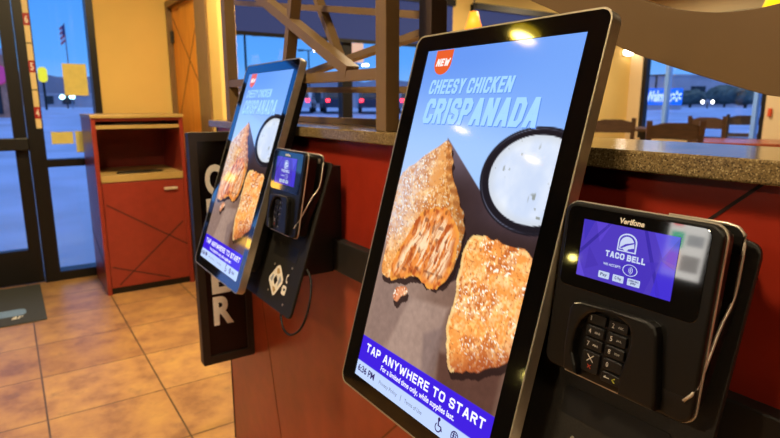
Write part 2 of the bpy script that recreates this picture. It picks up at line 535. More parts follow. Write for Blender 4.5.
bm = bmesh.new(); box(bm, (-5, -4, -0.04), (8, 5.45, 0)); struct('floor', bm, M['tile'])
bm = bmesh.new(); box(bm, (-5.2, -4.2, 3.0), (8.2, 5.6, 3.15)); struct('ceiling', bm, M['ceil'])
FY = 5.3
def wall_with_holes(bm, lo, hi, z0, z1, holes, put):
    """put(bm, s0, s1, za, zb) adds one solid block of wall"""
    s = lo
    for (h0, h1, a, b) in sorted(holes):
        if h0 > s: put(bm, s, h0, z0, z1)
        if a > z0: put(bm, h0, h1, z0, a)
        if b < z1: put(bm, h0, h1, b, z1)
        s = h1
    if s < hi: put(bm, s, hi, z0, z1)

bm = bmesh.new()
wall_with_holes(bm, -0.98, 8, 0, 3.0, [(-0.98, 0.685, 0.0, 2.9), (1.7, 4.46, 0.92, 2.6), (4.73, 6.9, 0.92, 2.6)],
                lambda b, s0, s1, a, c: box(b, (s0, FY, a), (s1, FY + 0.15, c)))
struct('wall_front', bm, M['cream'])
bm = bmesh.new()
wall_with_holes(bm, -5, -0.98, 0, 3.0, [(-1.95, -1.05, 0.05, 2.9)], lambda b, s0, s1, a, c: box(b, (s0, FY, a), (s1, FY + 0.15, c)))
struct('wall_entrance', bm, M['dim'])  # front wall darkened here to keep the near bezel's reflection black
bm = bmesh.new()
wall_with_holes(bm, -4, 5.3, 0, 3.0, [(3.36, 5.1, 0.94, 2.6)], lambda b, s0, s1, a, c: box(b, (8, s0, a), (8.15, s1, c)))
struct('wall_right', bm, M['ivory'])
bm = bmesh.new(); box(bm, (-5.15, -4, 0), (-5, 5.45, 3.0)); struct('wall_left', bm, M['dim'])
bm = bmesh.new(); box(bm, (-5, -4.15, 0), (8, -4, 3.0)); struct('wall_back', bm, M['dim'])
# short corridor wall that carries the amber door
bm = bmesh.new()
wall_with_holes(bm, 3.93, 5.3, 0, 3.0, [(4.15, 5.28, 0.0, 2.29)], lambda b, s0, s1, a, c: box(b, (1.26, s0, a), (1.38, s1, c)))
struct('wall_corridor', bm, M['cream'])
d = thing('door_2', None, None); d['kind'] = 'structure'
bm = bmesh.new(); box(bm, (1.285, 4.42, 0.005), (1.33, 5.24, 2.24)); mk('door_panel', bm, M['door'], d)
bm = bmesh.new()
fr = fr_yz(1.285)
for p, q in (((5.2, 2.15), (4.42, 1.50)), ((5.2, 1.30), (4.42, 2.15)), ((4.9, 0.02), (4.42, 1.0))):
    bar(bm, (1.2845, p[0], p[1]), (1.2845, q[0], q[1]), 0.012, 0.002)
mk('groove', bm, M['groovelow'], d)
bm = bmesh.new()
box(bm, (1.245, 5.24, 0), (1.385, 5.28, 2.29)); box(bm, (1.245, 4.15, 0), (1.385, 4.42, 2.29)); box(bm, (1.245, 4.42, 2.24), (1.385, 5.24, 2.29))
mk('door_frame', bm, M['brown'], d)
for z in (2.0, 1.1, 0.25):
    bm = bmesh.new(); box(bm, (1.262, 5.20, z - 0.05), (1.285, 5.235, z + 0.05), 0.003); mk('hinge', bm, M['black'], d)

# ------------------------------------------------------------------ entrance door, sidelight, windows
d1 = thing('door_1', None, None); d1['kind'] = 'structure'
Y0, Y1 = FY - 0.03, FY + 0.05
bm = bmesh.new()
box(bm, (-0.83, Y0, 0.01), (-0.72, Y1, 2.3)); box(bm, (0.045, Y0, 0.01), (0.135, Y1, 2.3))
box(bm, (-0.72, Y0, 0.01), (0.045, Y1, 0.285)); box(bm, (-0.72, Y0, 2.18), (0.045, Y1, 2.3))
mk('door_frame', bm, M['bronze'], d1)
bm = bmesh.new(); box(bm, (-0.72, FY, 0.285), (0.045, FY + 0.012, 2.18)); mk('glass_pane', bm, M['glass'], d1)
bm = bmesh.new(); box(bm, (-0.80, FY - 0.10, 1.085), (0.14, FY - 0.05, 1.18), 0.008)
box(bm, (0.09, FY - 0.06, 1.09), (0.13, FY - 0.03, 1.17)); box(bm, (-0.8, FY - 0.06, 1.09), (-0.76, FY - 0.03, 1.17))
mk('push_bar', bm, M['black'], d1)
# fixed jamb + sidelight
w1 = thing('window_1', None, None); w1['kind'] = 'structure'
bm = bmesh.new()
box(bm, (0.14, FY - 0.05, 0), (0.25, FY + 0.1, 2.9)); box(bm, (0.632, FY - 0.05, 0), (0.685, FY + 0.1, 2.9))
box(bm, (0.25, FY - 0.04, 0.94), (0.632, FY + 0.08, 1.0)); box(bm, (0.25, FY - 0.05, 0.0), (0.632, FY + 0.1, 0.075))
box(bm, (0.25, FY - 0.04, 2.84), (0.632, FY + 0.08, 2.9))
mk('window_frame', bm, M['bronze'], w1)
for za, zb in ((0.075, 0.94), (1.0, 2.84)):
    bm = bmesh.new(); box(bm, (0.25, FY + 0.01, za), (0.632, FY + 0.02, zb)); mk('glass_pane', bm, M['glass'], w1)
bm = bmesh.new()
box(bm, (-0.98, FY - 0.05, 0), (-0.84, FY + 0.1, 2.9)); box(bm, (-0.84, FY - 0.05, 2.31), (0.14, FY + 0.1, 2.37)); box(bm, (-0.84, FY - 0.05, 2.84), (0.14, FY + 0.1, 2.9))
struct('trim_1', bm, M['bronze'])
bm = bmesh.new(); box(bm, (-0.84, FY + 0.01, 2.37), (0.14, FY + 0.02, 2.84)); struct('window_6', bm, M['glass'])

def window(name, axis, s0, s1, z0, z1, muls, mw, fm, pos, mm=None, trans=()):
    w = thing(name, None, None); w['kind'] = 'structure'
    def bx(b, a0, a1, za, zb, t0, t1):
        if axis == 'x': box(b, (a0, pos + t0, za), (a1, pos + t1, zb))
        else: box(b, (pos + t0, a0, za), (pos + t1, a1, zb))
    bm = bmesh.new(); f = 0.06
    bx(bm, s0, s0 + f, z0, z1, 0.02, 0.12); bx(bm, s1 - f, s1, z0, z1, 0.02, 0.12)
    bx(bm, s0 + f, s1 - f, z0, z0 + f, 0.02, 0.12); bx(bm, s0 + f, s1 - f, z1 - f, z1, 0.02, 0.12)
    mk('window_frame', bm, M[fm], w)
    for a, b_ in muls:
        bm = bmesh.new(); bx(bm, a, b_, z0 + f, z1 - f, 0.02, 0.12); mk('mullion', bm, M[mm or fm], w)
    ed = [s0 + f] + [x for m_ in muls for x in m_] + [s1 - f]
    for a, b_ in zip(ed[::2], ed[1::2]):
        bm = bmesh.new(); bx(bm, a, b_, z0 + f, z1 - f, 0.07, 0.08); mk('glass_pane', bm, M['glass'], w)
    return w
window('window_2', 'x', 1.7, 4.46, 0.92, 2.6, [(2.99, 3.11)], 0.1, 'bronze', FY)
window('window_3', 'x', 4.73, 6.9, 0.92, 2.6, [(5.46, 5.51), (5.77, 5.94)], 0.1, 'bronze', FY)
window('window_4', 'x', -1.95, -1.05, 0.05, 2.9, [(-1.53, -1.47)], 0.1, 'bronze', FY)
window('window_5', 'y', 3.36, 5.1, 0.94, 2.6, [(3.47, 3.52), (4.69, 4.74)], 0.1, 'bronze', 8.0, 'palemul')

def shade(name, label, axis, s0, s1, z0, z1, pos):
    t = thing(name, label, 'shade')
    def bx(b, a0, a1, za, zb, t0, t1):
        if axis == 'x': box(b, (a0, pos + t0, za), (a1, pos + t1, zb))
        else: box(b, (pos + t0, a0, za), (pos + t1, a1, zb))
    bm = bmesh.new(); bx(bm, s0, s1, z0, z1, 0.003, 0.006); mk('cloth', bm, M['shade'], t)
    bm = bmesh.new(); bx(bm, s0, s1, z0 - 0.035, z0, -0.004, 0.012); mk('hem_bar', bm, M['bronze'], t)
    bm = bmesh.new(); bx(bm, s0, s1, z1, z1 + 0.07, -0.05, 0.015); mk('roller', bm, M['bronze'], t)
shade('roller_shade', 'navy roller shade half lowered over the window behind the lattice', 'x', 1.66, 4.44, 2.10, 2.54, FY - 0.03)
shade('roller_shade', 'navy roller shade on the front window right of the cream pier', 'x', 4.75, 6.88, 2.16, 2.54, FY - 0.03)
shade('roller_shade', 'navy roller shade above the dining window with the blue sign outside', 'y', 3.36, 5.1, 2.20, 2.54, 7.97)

# height ruler on the jamb
t = thing('height_ruler', 'cream height strip with red numbers on the dark door jamb', 'ruler')
fr = fr_xz(FY - 0.0515)
bm = bmesh.new(); prism(bm, [(0.204, 1.25), (0.242, 1.25), (0.242, 2.45), (0.204, 2.45)], 0, 0.0015, fr); mk('strip', bm, M['creamprint'], t)
for z, ch in ((1.37, '4'), (1.72, '5'), (2.067, '6')):
    bm = bmesh.new(); prism(bm, [(0.203, z - 0.045), (0.243, z - 0.045), (0.243, z + 0.045), (0.203, z + 0.045)], 0.0016, 0.0022, fr)
    nb = mk('number_block', bm, M['redpaint'], t)
    bm = bmesh.new(); text(bm, ch, 0.212, -(z + 0.028), 0.234, -(z - 0.028), 0.0025, lambda a, b, c: fr(a, -b, c), 0, 0.03)
    mk('number', bm, M['white'], nb)
for z in (1.545, 1.893):
    bm = bmesh.new(); prism(bm, [(0.204, z - 0.004), (0.242, z - 0.004), (0.242, z + 0.004), (0.204, z + 0.004)], 0.0016, 0.0022, fr); mk('tick', bm, M['groove'], t)

# yellow sheets on the sidelight, with a faint glow in their colour
fr = fr_xz(FY + 0.0095)
for lab, pts in (('large yellow sheet stuck high on the sidelight glass', (0.43, 1.505, 0.60, 1.755)),
                 ('small yellow sheet low on the sidelight, left of its pair', (0.30, 1.12, 0.455, 1.217)),
                 ('small yellow sheet low on the sidelight, right of its pair', (0.47, 1.046, 0.552, 1.22))):
    bm = bmesh.new(); prism(bm, [(pts[0], pts[1]), (pts[2], pts[1]), (pts[2], pts[3]), (pts[0], pts[3])], 0, 0.0015, fr)
    tag(mk('paper_sheet', bm, M['paper']), lab, 'paper')

# entry mat
t = thing('entry_mat', 'dark grey entry mat on the tiles inside the glass door', 'mat')
bm = bmesh.new(); prism(bm, rrect(-1.2, 4.30, 0.095, 5.22, 0.02), 0, 0.008, lambda a, b, c: Vector((a, b, c)), 0, 0.003); mk('pile', bm, M['mat_'], t)
bm = bmesh.new()
flat(bm, rrect(-0.42, 4.47, -0.02, 4.62, 0.05), 0.0088, lambda a, b, c: Vector((a, b, c)), 0)  # pale blue patch draws a reflection on the mat
text(bm, 'ar', -0.11, -4.455, -0.035, -4.40, 0.0092, lambda a, b, c: Vector((a, -b, c)), 1, 0.02, 0.2)
mk('print', bm, [M['matsheen'], M['white']], t)

# ------------------------------------------------------------------ tray-return cabinet
CX0, CX1, CY0, CY1 = 0.512, 1.155, 4.60, 5.22
t = thing('trash_cabinet', 'red waste cabinet with open tray niche beside the sidelight', 'cabinet')
bm = bmesh.new()
box(bm, (CX0, CY0, 0.0), (CX0 + 0.03, CY1, 1.335)); box(bm, (CX1 - 0.03, CY0, 0.0), (CX1, CY1, 1.335))
box(bm, (CX0 + 0.03, CY1 - 0.02, 0.06), (CX1 - 0.03, CY1, 1.335)); box(bm, (CX0 + 0.03, CY0 + 0.012, 0.05), (CX1 - 0.03, CY1 - 0.02, 0.07))
box(bm, (CX0 + 0.03, CY0 + 0.02, 0.0), (CX1 - 0.03, CY0 + 0.04, 0.05), 0, 1)
box(bm, (CX0 + 0.03, CY0 + 0.004, 1.315), (CX1 - 0.03, CY0 + 0.02, 1.335))
mk('cabinet_body', bm, [M['redcab'], M['black']], t)
bm = bmesh.new(); box(bm, (CX0 - 0.004, CY0 - 0.012, 1.335), (CX1 + 0.004, CY1, 1.362), 0.004); mk('counter_top', bm, M['steeltop'], t)
bm = bmesh.new(); box(bm, (CX0 + 0.03, CY0 + 0.005, 1.258), (CX1 - 0.03, CY1 - 0.02, 1.284)); mk('tray_shelf', bm, M['steeltop'], t)
bm = bmesh.new(); box(bm, (CX0 + 0.03, CY0 - 0.012, 0.866), (CX1 - 0.03, CY1 - 0.02, 0.918), 0.003); mk('lower_shelf', bm, M['steeltop'], t)
fr = lambda a, b, c: Vector((a, b, c))
for z, (ax, ay) in ((0.9185, (0.17, 0.06)), (1.2845, (0.24, 0.08))):
    bm = bmesh.new()  # flat black ovals; the upper one stands in for shadow inside the slot
    prism(bm, [((CX0 + CX1) / 2 + ax * cos(k * pi / 16), CY0 + 0.10 + ay * sin(k * pi / 16)) for k in range(32)], z, z + 0.012, fr, 0, 0.004)
    o = mk('dark_oval', bm, M['black'])
    tag(o, 'black oval put in for the shadow on the upper shelf of the red cabinet' if z > 1 else 'flat black oval on the niche counter of the red cabinet', 'dark oval')
dr = None
bm = bmesh.new(); box(bm, (CX0 + 0.033, CY0 - 0.008, 0.055), (CX1 - 0.033, CY0 + 0.012, 0.860), 0.002)
dr = mk('door', bm, M['redcab'], t)
bm = bmesh.new()
for p, q in (((0.56, 0.70), (1.12, 0.33)), ((1.10, 0.52), (0.60, 0.075)), ((0.56, 0.22), (0.97, 0.075))):
    bar(bm, (p[0], CY0 - 0.0085, p[1]), (q[0], CY0 - 0.0085, q[1]), 0.008, 0.0016, 0, (0, 1, 0))
mk('groove', bm, M['groove'], dr)
bm = bmesh.new(); box(bm, (0.975, CY0 - 0.028, 0.782), (1.075, CY0 - 0.008, 0.802), 0.004); mk('handle', bm, M['chrome'], dr)
bm = bmesh.new()
for p, q in (((4.62, 0.24), (5.2, 0.42)),):
    bar(bm, (CX0 - 0.001, p[0], p[1]), (CX0 - 0.001, q[0], q[1]), 0.008, 0.0016)
mk('groove', bm, M['groove'], t)

# ------------------------------------------------------------------ half wall with ledge, rail and grooves
WX, WE = 0.69, 2.225
bm = bmesh.new(); box(bm, (WX, -1.6, 1.05), (0.87, WE, H - 0.084)); box(bm, (WX, -1.6, 0.0), (0.87, WE, 1.05), 0, 1)
struct('wall_divider', bm, [M['red'], M['redlow']])
bm = bmesh.new(); box(bm, (0.664, -1.6, H - 0.419), (WX, 1.93, H - 0.336), 0.003); struct('trim_2', bm, M['rail'])
bm = bmesh.new()
for p, q in (((0.405, H - 0.20), (0.28, H - 0.084)),):
    bar(bm, (WX - 0.0003, p[0], p[1]), (WX - 0.0003, q[0], q[1]), 0.004, 0.001)
struct('trim_3', bm, M['groove'])
bm = bmesh.new()
for p, q in (((1.90, H - 0.42), (1.64, 0.0)), ((1.30, 0.36), (0.70, 1.0)), ((0.3, 0.3), (0.95, 0.9))):
    bar(bm, (WX - 0.0003, p[0], p[1]), (WX - 0.0003, q[0], q[1]), 0.005, 0.001)
struct('trim_4', bm, M['groovelow'])
bm = bmesh.new(); box(bm, (WX - 0.002, WE, 0.0), (0.872, WE + 0.012, H - 0.084)); struct('trim_5', bm, M['groove'])
bm = bmesh.new(); box(bm, (0.663, -1.6, H - 0.084), (0.885, WE + 0.03, H - 0.057), 0.003)
tag(mk('stone_ledge', bm, M['stone']), 'long speckled tan stone ledge capping the red half wall', 'ledge')
LZ = H - 0.057

# ------------------------------------------------------------------ lattice on the ledge
t = thing('lattice_partition', 'brown steel lattice of crossing bars standing on the stone ledge', 'partition', (0.76, 1.5, LZ))
def lat(name, fn, m='brown'):
    bm = bmesh.new(); fn(bm)
    for v in bm.verts: v.co -= Vector((0.76, 1.5, LZ))
    return mk(name, bm, M[m], t)
TOP = 2.99
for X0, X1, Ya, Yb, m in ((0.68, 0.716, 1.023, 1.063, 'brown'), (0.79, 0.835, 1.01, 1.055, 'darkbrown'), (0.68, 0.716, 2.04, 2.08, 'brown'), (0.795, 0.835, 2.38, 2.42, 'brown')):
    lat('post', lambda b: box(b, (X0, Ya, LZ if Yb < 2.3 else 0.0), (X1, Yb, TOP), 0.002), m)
XA = 0.698
def fb(p, q, w, X=XA, dd=0.034):
    lat('bar', lambda b: bar(b, (X, p[0], H + p[1]), (X, q[0], H + q[1]), w, dd))
fb((2.04, 0.46), (1.195, 0.078), 0.026)
fb((1.40, 0.60), (1.56, 0.10), 0.024, XA, 0.030)
fb((1.56, 0.10), (1.585, -0.055), 0.024, XA, 0.030)
fb((2.04, 0.075), (1.063, 0.067), 0.024, XA, 0.032)
XB = 0.815
fb((2.38, 0.062), (1.055, 0.034), 0.016, XB, 0.03)
fb((2.38, 0.025), (1.055, 0.162), 0.016, XB, 0.028)
fb((1.655, 0.40), (1.455, 0.125), 0.017, XB, 0.026)
fb((2.38, 0.41), (1.055, 0.197), 0.017, XB, 0.03)
fb((2.06, -0.047), (1.055, -0.047), 0.018, 0.855, 0.03)

# wave-shaped fascia panel to the right of the lattice
low = [(0.80, 0.22), (0.743, 0.184), (0.67, 0.153), (0.561, 0.0916), (0.512, 0.0705), (0.427, 0.041), (0.343, 0.0137), (0.321, 0.0095), (0.25, 0.002), (0.15, 0.012), (0.06, 0.05)]
upp = [(0.06, 0.20), (0.15, 0.165), (0.25, 0.138), (0.335, 0.1205), (0.377, 0.118), (0.417, 0.121), (0.47, 0.1326), (0.52, 0.152), (0.60, 0.19), (0.68, 0.25), (0.80, 0.34)]
low = [(1.008, 0.36), (0.93, 0.31), (0.86, 0.26)] + low
upp = upp + [(0.9, 0.42), (1.008, 0.52)]
t = thing('wave_panel', 'smooth brown wave-shaped panel sweeping over the stone ledge', 'panel', (0.81, 0.5, LZ))
bm = bmesh.new()
def chai(pts, it=2, closed=False):
    for _ in range(it):
        o = [] if closed else [pts[0]]
        rng = range(len(pts)) if closed else range(len(pts) - 1)
        for i in rng:
            p, q = pts[i], pts[(i + 1) % len(pts)]
            o += [(0.75 * p[0] + 0.25 * q[0], 0.75 * p[1] + 0.25 * q[1]), (0.25 * p[0] + 0.75 * q[0], 0.25 * p[1] + 0.75 * q[1])]
        if not closed: o.append(pts[-1])
        pts = o
    return pts
prism(bm, [(a - 0.5, b + H - LZ) for a, b in chai(low) + chai(upp)], -0.012, 0.012, fr_yz(0.0), 0, 0.001)
mk('fascia', bm, M['wave'], t)
bm = bmesh.new(); box(bm, (-0.02, -0.48, 0), (0.02, -0.44, 1.3), 0.002); mk('post', bm, M['darkbrown'], t)

# ------------------------------------------------------------------ hanging ORDER sign
t = thing('blade_sign', 'tall black framed sign reading ORDER down the wall beyond the kiosks', 'sign', (0.595, 1.95, H - 0.92))
sx0, sx1, sz0, sz1 = -0.097, 0.094, -0.003, 0.83
ff = lambda a, b, c: Vector((a, -0.012 - c, b))
bm = bmesh.new(); ring(bm, rrect(sx0, sz0, sx1, sz1, 0.006), rrect(sx0 + 0.027, sz0 + 0.03, sx1 - 0.024, sz1 - 0.03, 0.003), -0.03, 0.006, ff); mk('frame', bm, M['signframe'], t)
bm = bmesh.new(); prism(bm, rrect(sx0 + 0.026, sz0 + 0.029, sx1 - 0.023, sz1 - 0.029, 0.003), -0.028, -0.002, ff); mk('panel', bm, M['signblack'], t)
bm = bmesh.new()
for k, ch in enumerate('ORDER'):
    zc = (-0.727 + (4 - k) * 0.1185) + 0.92
    w = 0.036 if ch != 'E' else 0.033
    text(bm, ch, -0.049, -(zc + 0.054), -0.049 + 2 * w, -(zc - 0.054), -0.0008, lambda a, b, c: ff(a, -b, c), 0, 0.04)
mk('lettering', bm, M['white'], t)

# ------------------------------------------------------------------ kiosk display artwork (painted into vertex colours)
SW, SH, ST = 0.336, 0.597, 0.273
def vnoise(x, y, seed=0):
    r = np.random.RandomState(seed); T = r.rand(64, 64)
    xi = np.floor(x).astype(int); yi = np.floor(y).astype(int); fx = x - xi; fy = y - yi
    fx = fx * fx * (3 - 2 * fx); fy = fy * fy * (3 - 2 * fy)
    g = lambda a, b: T[a % 64, b % 64]
    return (g(xi, yi) * (1 - fx) + g(xi + 1, yi) * fx) * (1 - fy) + (g(xi, yi + 1) * (1 - fx) + g(xi + 1, yi + 1) * fx) * fy
def fbm(x, y, seed=0, o=4):
    s = 0; a = 0.5; tot = 0
    for k in range(o):
        s = s + a * vnoise(x * 2 ** k, y * 2 ** k, seed + k); tot += a; a *= 0.55
    return s / tot
def inpoly(x, y, pts):
    ins = np.zeros(x.shape, bool); n = len(pts)
    for i in range(n):
        (x0, y0), (x1, y1) = pts[i], pts[(i + 1) % n]
        if y0 == y1: continue
        c = ((y0 > y) != (y1 > y)) & (x < (x1 - x0) * (y - y0) / (y1 - y0) + x0)
        ins ^= c
    return ins
def edged(x, y, pts):
    d = np.full(x.shape, 9.0); n = len(pts)
    for i in range(n):
        (x0, y0), (x1, y1) = pts[i], pts[(i + 1) % n]
        dx, dy = x1 - x0, y1 - y0; L2 = dx * dx + dy * dy + 1e-12
        t_ = np.clip(((x - x0) * dx + (y - y0) * dy) / L2, 0, 1)
        d = np.minimum(d, np.hypot(x - x0 - t_ * dx, y - y0 - t_ * dy))
    return d
def C(*c): return np.array(c, float)
def ss(a, b, v):
    t_ = np.clip((v - a) / (b - a), 0, 1); return t_ * t_ * (3 - 2 * t_)
def mixc(A, B, m): return A * (1 - m[..., None]) + B * m[..., None]

def paint(nx, ny):
    U, V = np.meshgrid(np.linspace(0, 1, nx), np.linspace(0, 1, ny))
    X, Y = U * SW, V * SH                                   # metres on the glass
    one = np.ones_like(U)
    def full(*c): return np.broadcast_to(C(*c), U.shape + (3,)).copy()
    # pale blue studio backdrop, getting lighter down and left
    img = mixc(full(100, 146, 232), full(158, 194, 246), ss(0.02, 0.30, V))
    img = mixc(img, full(118, 164, 240), ss(0.3, 1.0, U) * (1 - ss(0.15, 0.3, V)) * 0.7)
    img = mixc(img, full(190, 204, 238), ss(0.25, 0.5, V) * (1 - ss(0.2, 0.6, U)))
    # crumpled brown paper at the foot
    pap = mixc(full(150, 122, 108), full(112, 82, 68), ss(0.2, 0.9, U + 0.3 * (fbm(U * 6, V * 9, 3) - 0.5)))
    for pts, c, k in (([(0.0, 0.66), (0.35, 0.7), (0.2, 0.9), (0, 0.9)], (136, 110, 100), 0.7),
                      ([(0.30, 0.7), (0.62, 0.68), (0.56, 0.9), (0.18, 0.9)], (170, 142, 128), 0.7),
                      ([(0.58, 0.80), (1, 0.76), (1, 0.9), (0.62, 0.9)], (86, 54, 44), 0.85),
                      ([(0.45, 0.78), (0.62, 0.72), (0.62, 0.88), (0.5, 0.89)], (120, 98, 94), 0.6)):
        m = inpoly(U, V, pts) * ss(0, 0.012, edged(X, Y, [(a * SW, b * SH) for a, b in pts]))
        pap = mixc(pap, full(*c), m * k)
    pap = pap * (0.92 + 0.16 * fbm(U * 40, V * 70, 9))[..., None]
    img = mixc(img, pap, ss(0.52, 0.62, V + 0.05 * (fbm(U * 5, V * 5, 5) - 0.5)))
    # dark brown shadow between the pieces, drawn into the picture
    gap_shadow = [(0.315, 0.25), (0.66, 0.395), (0.76, 0.445), (1.1, 0.40), (1.1, 0.60), (0.6, 0.62), (0.5, 0.66), (0.30, 0.66), (0.3, 0.4)]
    m = inpoly(U, V, gap_shadow) * 1.0
    bd = mixc(full(112, 98, 112), full(52, 36, 36), ss(0.26, 0.42, V))
    bd = mixc(bd, full(78, 62, 72), ss(0.45, 0.9, U) * (1 - ss(0.42, 0.5, V)))
    img = mixc(img, bd * (0.94 + 0.12 * fbm(U * 20, V * 30, 2))[..., None], m * ss(0, 0.003, edged(X, Y, [(a * SW, b * SH) for a, b in gap_shadow])))
    # dip bowl
    cx, cy = 0.305, 0.202
    e = np.hypot((X - cx) / 0.103, (Y - cy) / 0.0755)
    es = np.hypot((X - cx - 0.001) / 0.0865, (Y - cy + 0.001) / 0.0635)
    img = mixc(img, full(26, 22, 30), 1 - ss(0.985, 1.01, e))
    rim = np.exp(-((e - 0.955) / 0.012) ** 2) * (0.55 + 0.45 * np.sin(3 * np.arctan2(Y - cy, X - cx) + 1.0))
    img = mixc(img, full(150, 160, 190), np.clip(rim, 0, 1) * 0.55)
    sauce = mixc(full(196, 210, 236), full(228, 234, 244), ss(0.2, 0.95, fbm(U * 8, V * 12, 21)))
    sauce = mixc(sauce, full(200, 206, 214), ss(0.75, 1.0, es) * 0.8)
    speck = ss(0.80, 0.86, vnoise(U * 60, V * 100, 33)) * ss(0.5, 0.6, vnoise(U * 13, V * 21, 35))
    sauce = mixc(sauce, full(126, 130, 120), speck * 0.75)
    img = mixc(img, sauce, 1 - ss(0.975, 1.0, es))
    # pastry helper
    wob = lambda pts, a, s: [(x + a * (vnoise(np.array(x * 90.), np.array(y * 90.), s) - 0.5), y + a * (vnoise(np.array(x * 90. + 7), np.array(y * 90.), s) - 0.5)) for x, y in pts]
    def crust(img, pts, base, dark, hi, seed, light=(-0.6, -0.6)):
        P = wob([(a * SW, b * SH) for a, b in chai(pts, 3, True)], 0.006, seed)
        ins = inpoly(X, Y, P); d = edged(X, Y, P)
        sh = ss(0.0, 0.016, edged(X - 0.006, Y - 0.008, P)) * 0 + inpoly(X - 0.006, Y - 0.009, P)
        img = mixc(img, full(36, 20, 18), sh * 0.8)
        n1 = fbm(X * 150, Y * 150, seed); n2 = vnoise(X * 420, Y * 420, seed + 5); n3 = fbm(X * 40, Y * 40, seed + 9)
        col = mixc(full(*base), full(*dark), np.clip(ss(0.45, 0.62, n3) * 0.8 + ss(0.014, 0.0, d) * 0.45, 0, 1))
        col = mixc(col, full(*hi), ss(0.52, 0.68, n1) * 0.75)
        col = mixc(col, full(255, 246, 226), ss(0.66, 0.82, n2) * ss(0.36, 0.58, n3) * 0.95)
        col = mixc(col, full(255, 232, 190), ss(0.55, 0.75, fbm(X * 60 + 3, Y * 60, seed + 31)) * 0.35)
        col = mixc(col, full(122, 62, 26), ss(0.78, 0.9, vnoise(X * 330, Y * 330, seed + 15)) * 0.5)
        return mixc(img, np.minimum(col * 1.1, 255), ins * ss(0, 0.0014, d)), ins, d, P
    emp1 = [(0.29, 0.268), (0.33, 0.262), (0.392, 0.302), (0.415, 0.361), (0.497, 0.411), (0.571, 0.459), (0.592, 0.511), (0.57, 0.602), (0.524, 0.646), (0.425, 0.655), (0.331, 0.645), (0.212, 0.668), (0.06, 0.688), (0.018, 0.675), (0.02, 0.60), (-0.02, 0.50), (-0.03, 0.385), (0.12, 0.325)]
    img, ins, d, P = crust(img, emp1, (214, 146, 78), (178, 100, 42), (242, 198, 132), 41)
    cold = ins * (1 - ss(0.05, 0.42, U + 0.25 * (V - 0.3))) * (1 - ss(0.5, 0.66, V))
    img = mixc(img, full(206, 206, 232), cold * (0.22 + 0.62 * vnoise(X * 330, Y * 330, 77)))
    img = img * (1 - 0.22 * ins * ss(0.30, 0.60, U) * (1 - ss(0.5, 0.66, V)))[..., None]
    img = mixc(img, full(196, 116, 44), ins * ss(0.16, 0.4, U) * 0.28)
    # crimped right edge
    crimp = ins * (d < 0.014) * (U > 0.33) * (V < 0.5)
    img = mixc(img, full(150, 84, 38), crimp * (0.35 + 0.4 * np.sin(V * 210)))
    # torn opening with filling
    cut = [(0.235, 0.475), (0.33, 0.45), (0.43, 0.442), (0.535, 0.48), (0.57, 0.546), (0.535, 0.645), (0.43, 0.672), (0.33, 0.645), (0.20, 0.672), (0.09, 0.69), (0.12, 0.61)]
    Pc = wob([(a * SW, b * SH) for a, b in chai(cut, 2, True)], 0.008, 61)
    ic = inpoly(X, Y, Pc); dc = edged(X, Y, Pc)
    n4 = fbm(X * 90, Y * 60, 81)
    fil = mixc(full(232, 138, 62), full(178, 82, 34), ss(0.46, 0.68, n4))
    ang = (X + (Y - 0.29) * 0.38 + 0.012 * (fbm(X * 35, Y * 35, 101) - 0.5))
    strand = ss(0.40, 0.60, fbm(ang * 185, (Y - X * 0.4) * 24, 91))
    core = ss(0.004, 0.02, dc)
    fil = mixc(fil, full(254, 222, 180), strand * core * 0.95)
    fil = mixc(fil, full(160, 70, 28), ss(0.55, 0.75, fbm(ang * 150 + 9, (Y - X * 0.4) * 20, 93)) * core * 0.55)
    fil = mixc(fil, full(236, 158, 66), ss(0.011, 0.0, dc) * ss(0.4, 0.6, vnoise(X * 120, Y * 120, 95)))
    fil = mixc(fil, full(88, 34, 18), ss(0.76, 0.86, vnoise(X * 130, Y * 110, 97)) * 0.45)
    img = mixc(img, fil, ic * 1.0)
    # fallen crumb
    cr = [(0.18, 0.692), (0.26, 0.682), (0.29, 0.70), (0.23, 0.722), (0.22, 0.742), (0.175, 0.735)]
    img, _, _, _ = crust(img, cr, (216, 150, 110), (180, 100, 60), (240, 200, 160), 51)
    emp2 = [(0.612, 0.498), (0.699, 0.488), (0.86, 0.492), (1.03, 0.495), (1.03, 0.74), (0.93, 0.78), (0.84, 0.808), (0.741, 0.835), (0.665, 0.835), (0.65, 0.785), (0.60, 0.745), (0.628, 0.675), (0.60, 0.60)]
    img, ins, d, P = crust(img, emp2, (222, 140, 66), (176, 92, 40), (248, 190, 116), 141)
    img = mixc(img, full(150, 68, 36), ins * ss(0.0, 0.09, V - 0.742 + 0.25 * (U - 0.75) + 0.03 * (fbm(X * 60, Y * 60, 8) - 0.5)) * 0.62)
    img = mixc(img, full(255, 226, 150), ins * (d < 0.006) * (U < 0.72) * 0.6)
    glow = ins * ss(0.52, 0.62, V) * (1 - ss(0.66, 0.78, V))
    img = mixc(img, full(255, 214, 160), glow * ss(0.45, 0.7, vnoise(X * 260, Y * 260, 19)) * 0.5)
    # banner and footer
    img[(V > 0.877)] = C(60, 28, 214)
    img[(V > 0.953)] = C(186, 206, 246)
    return img / 255.0

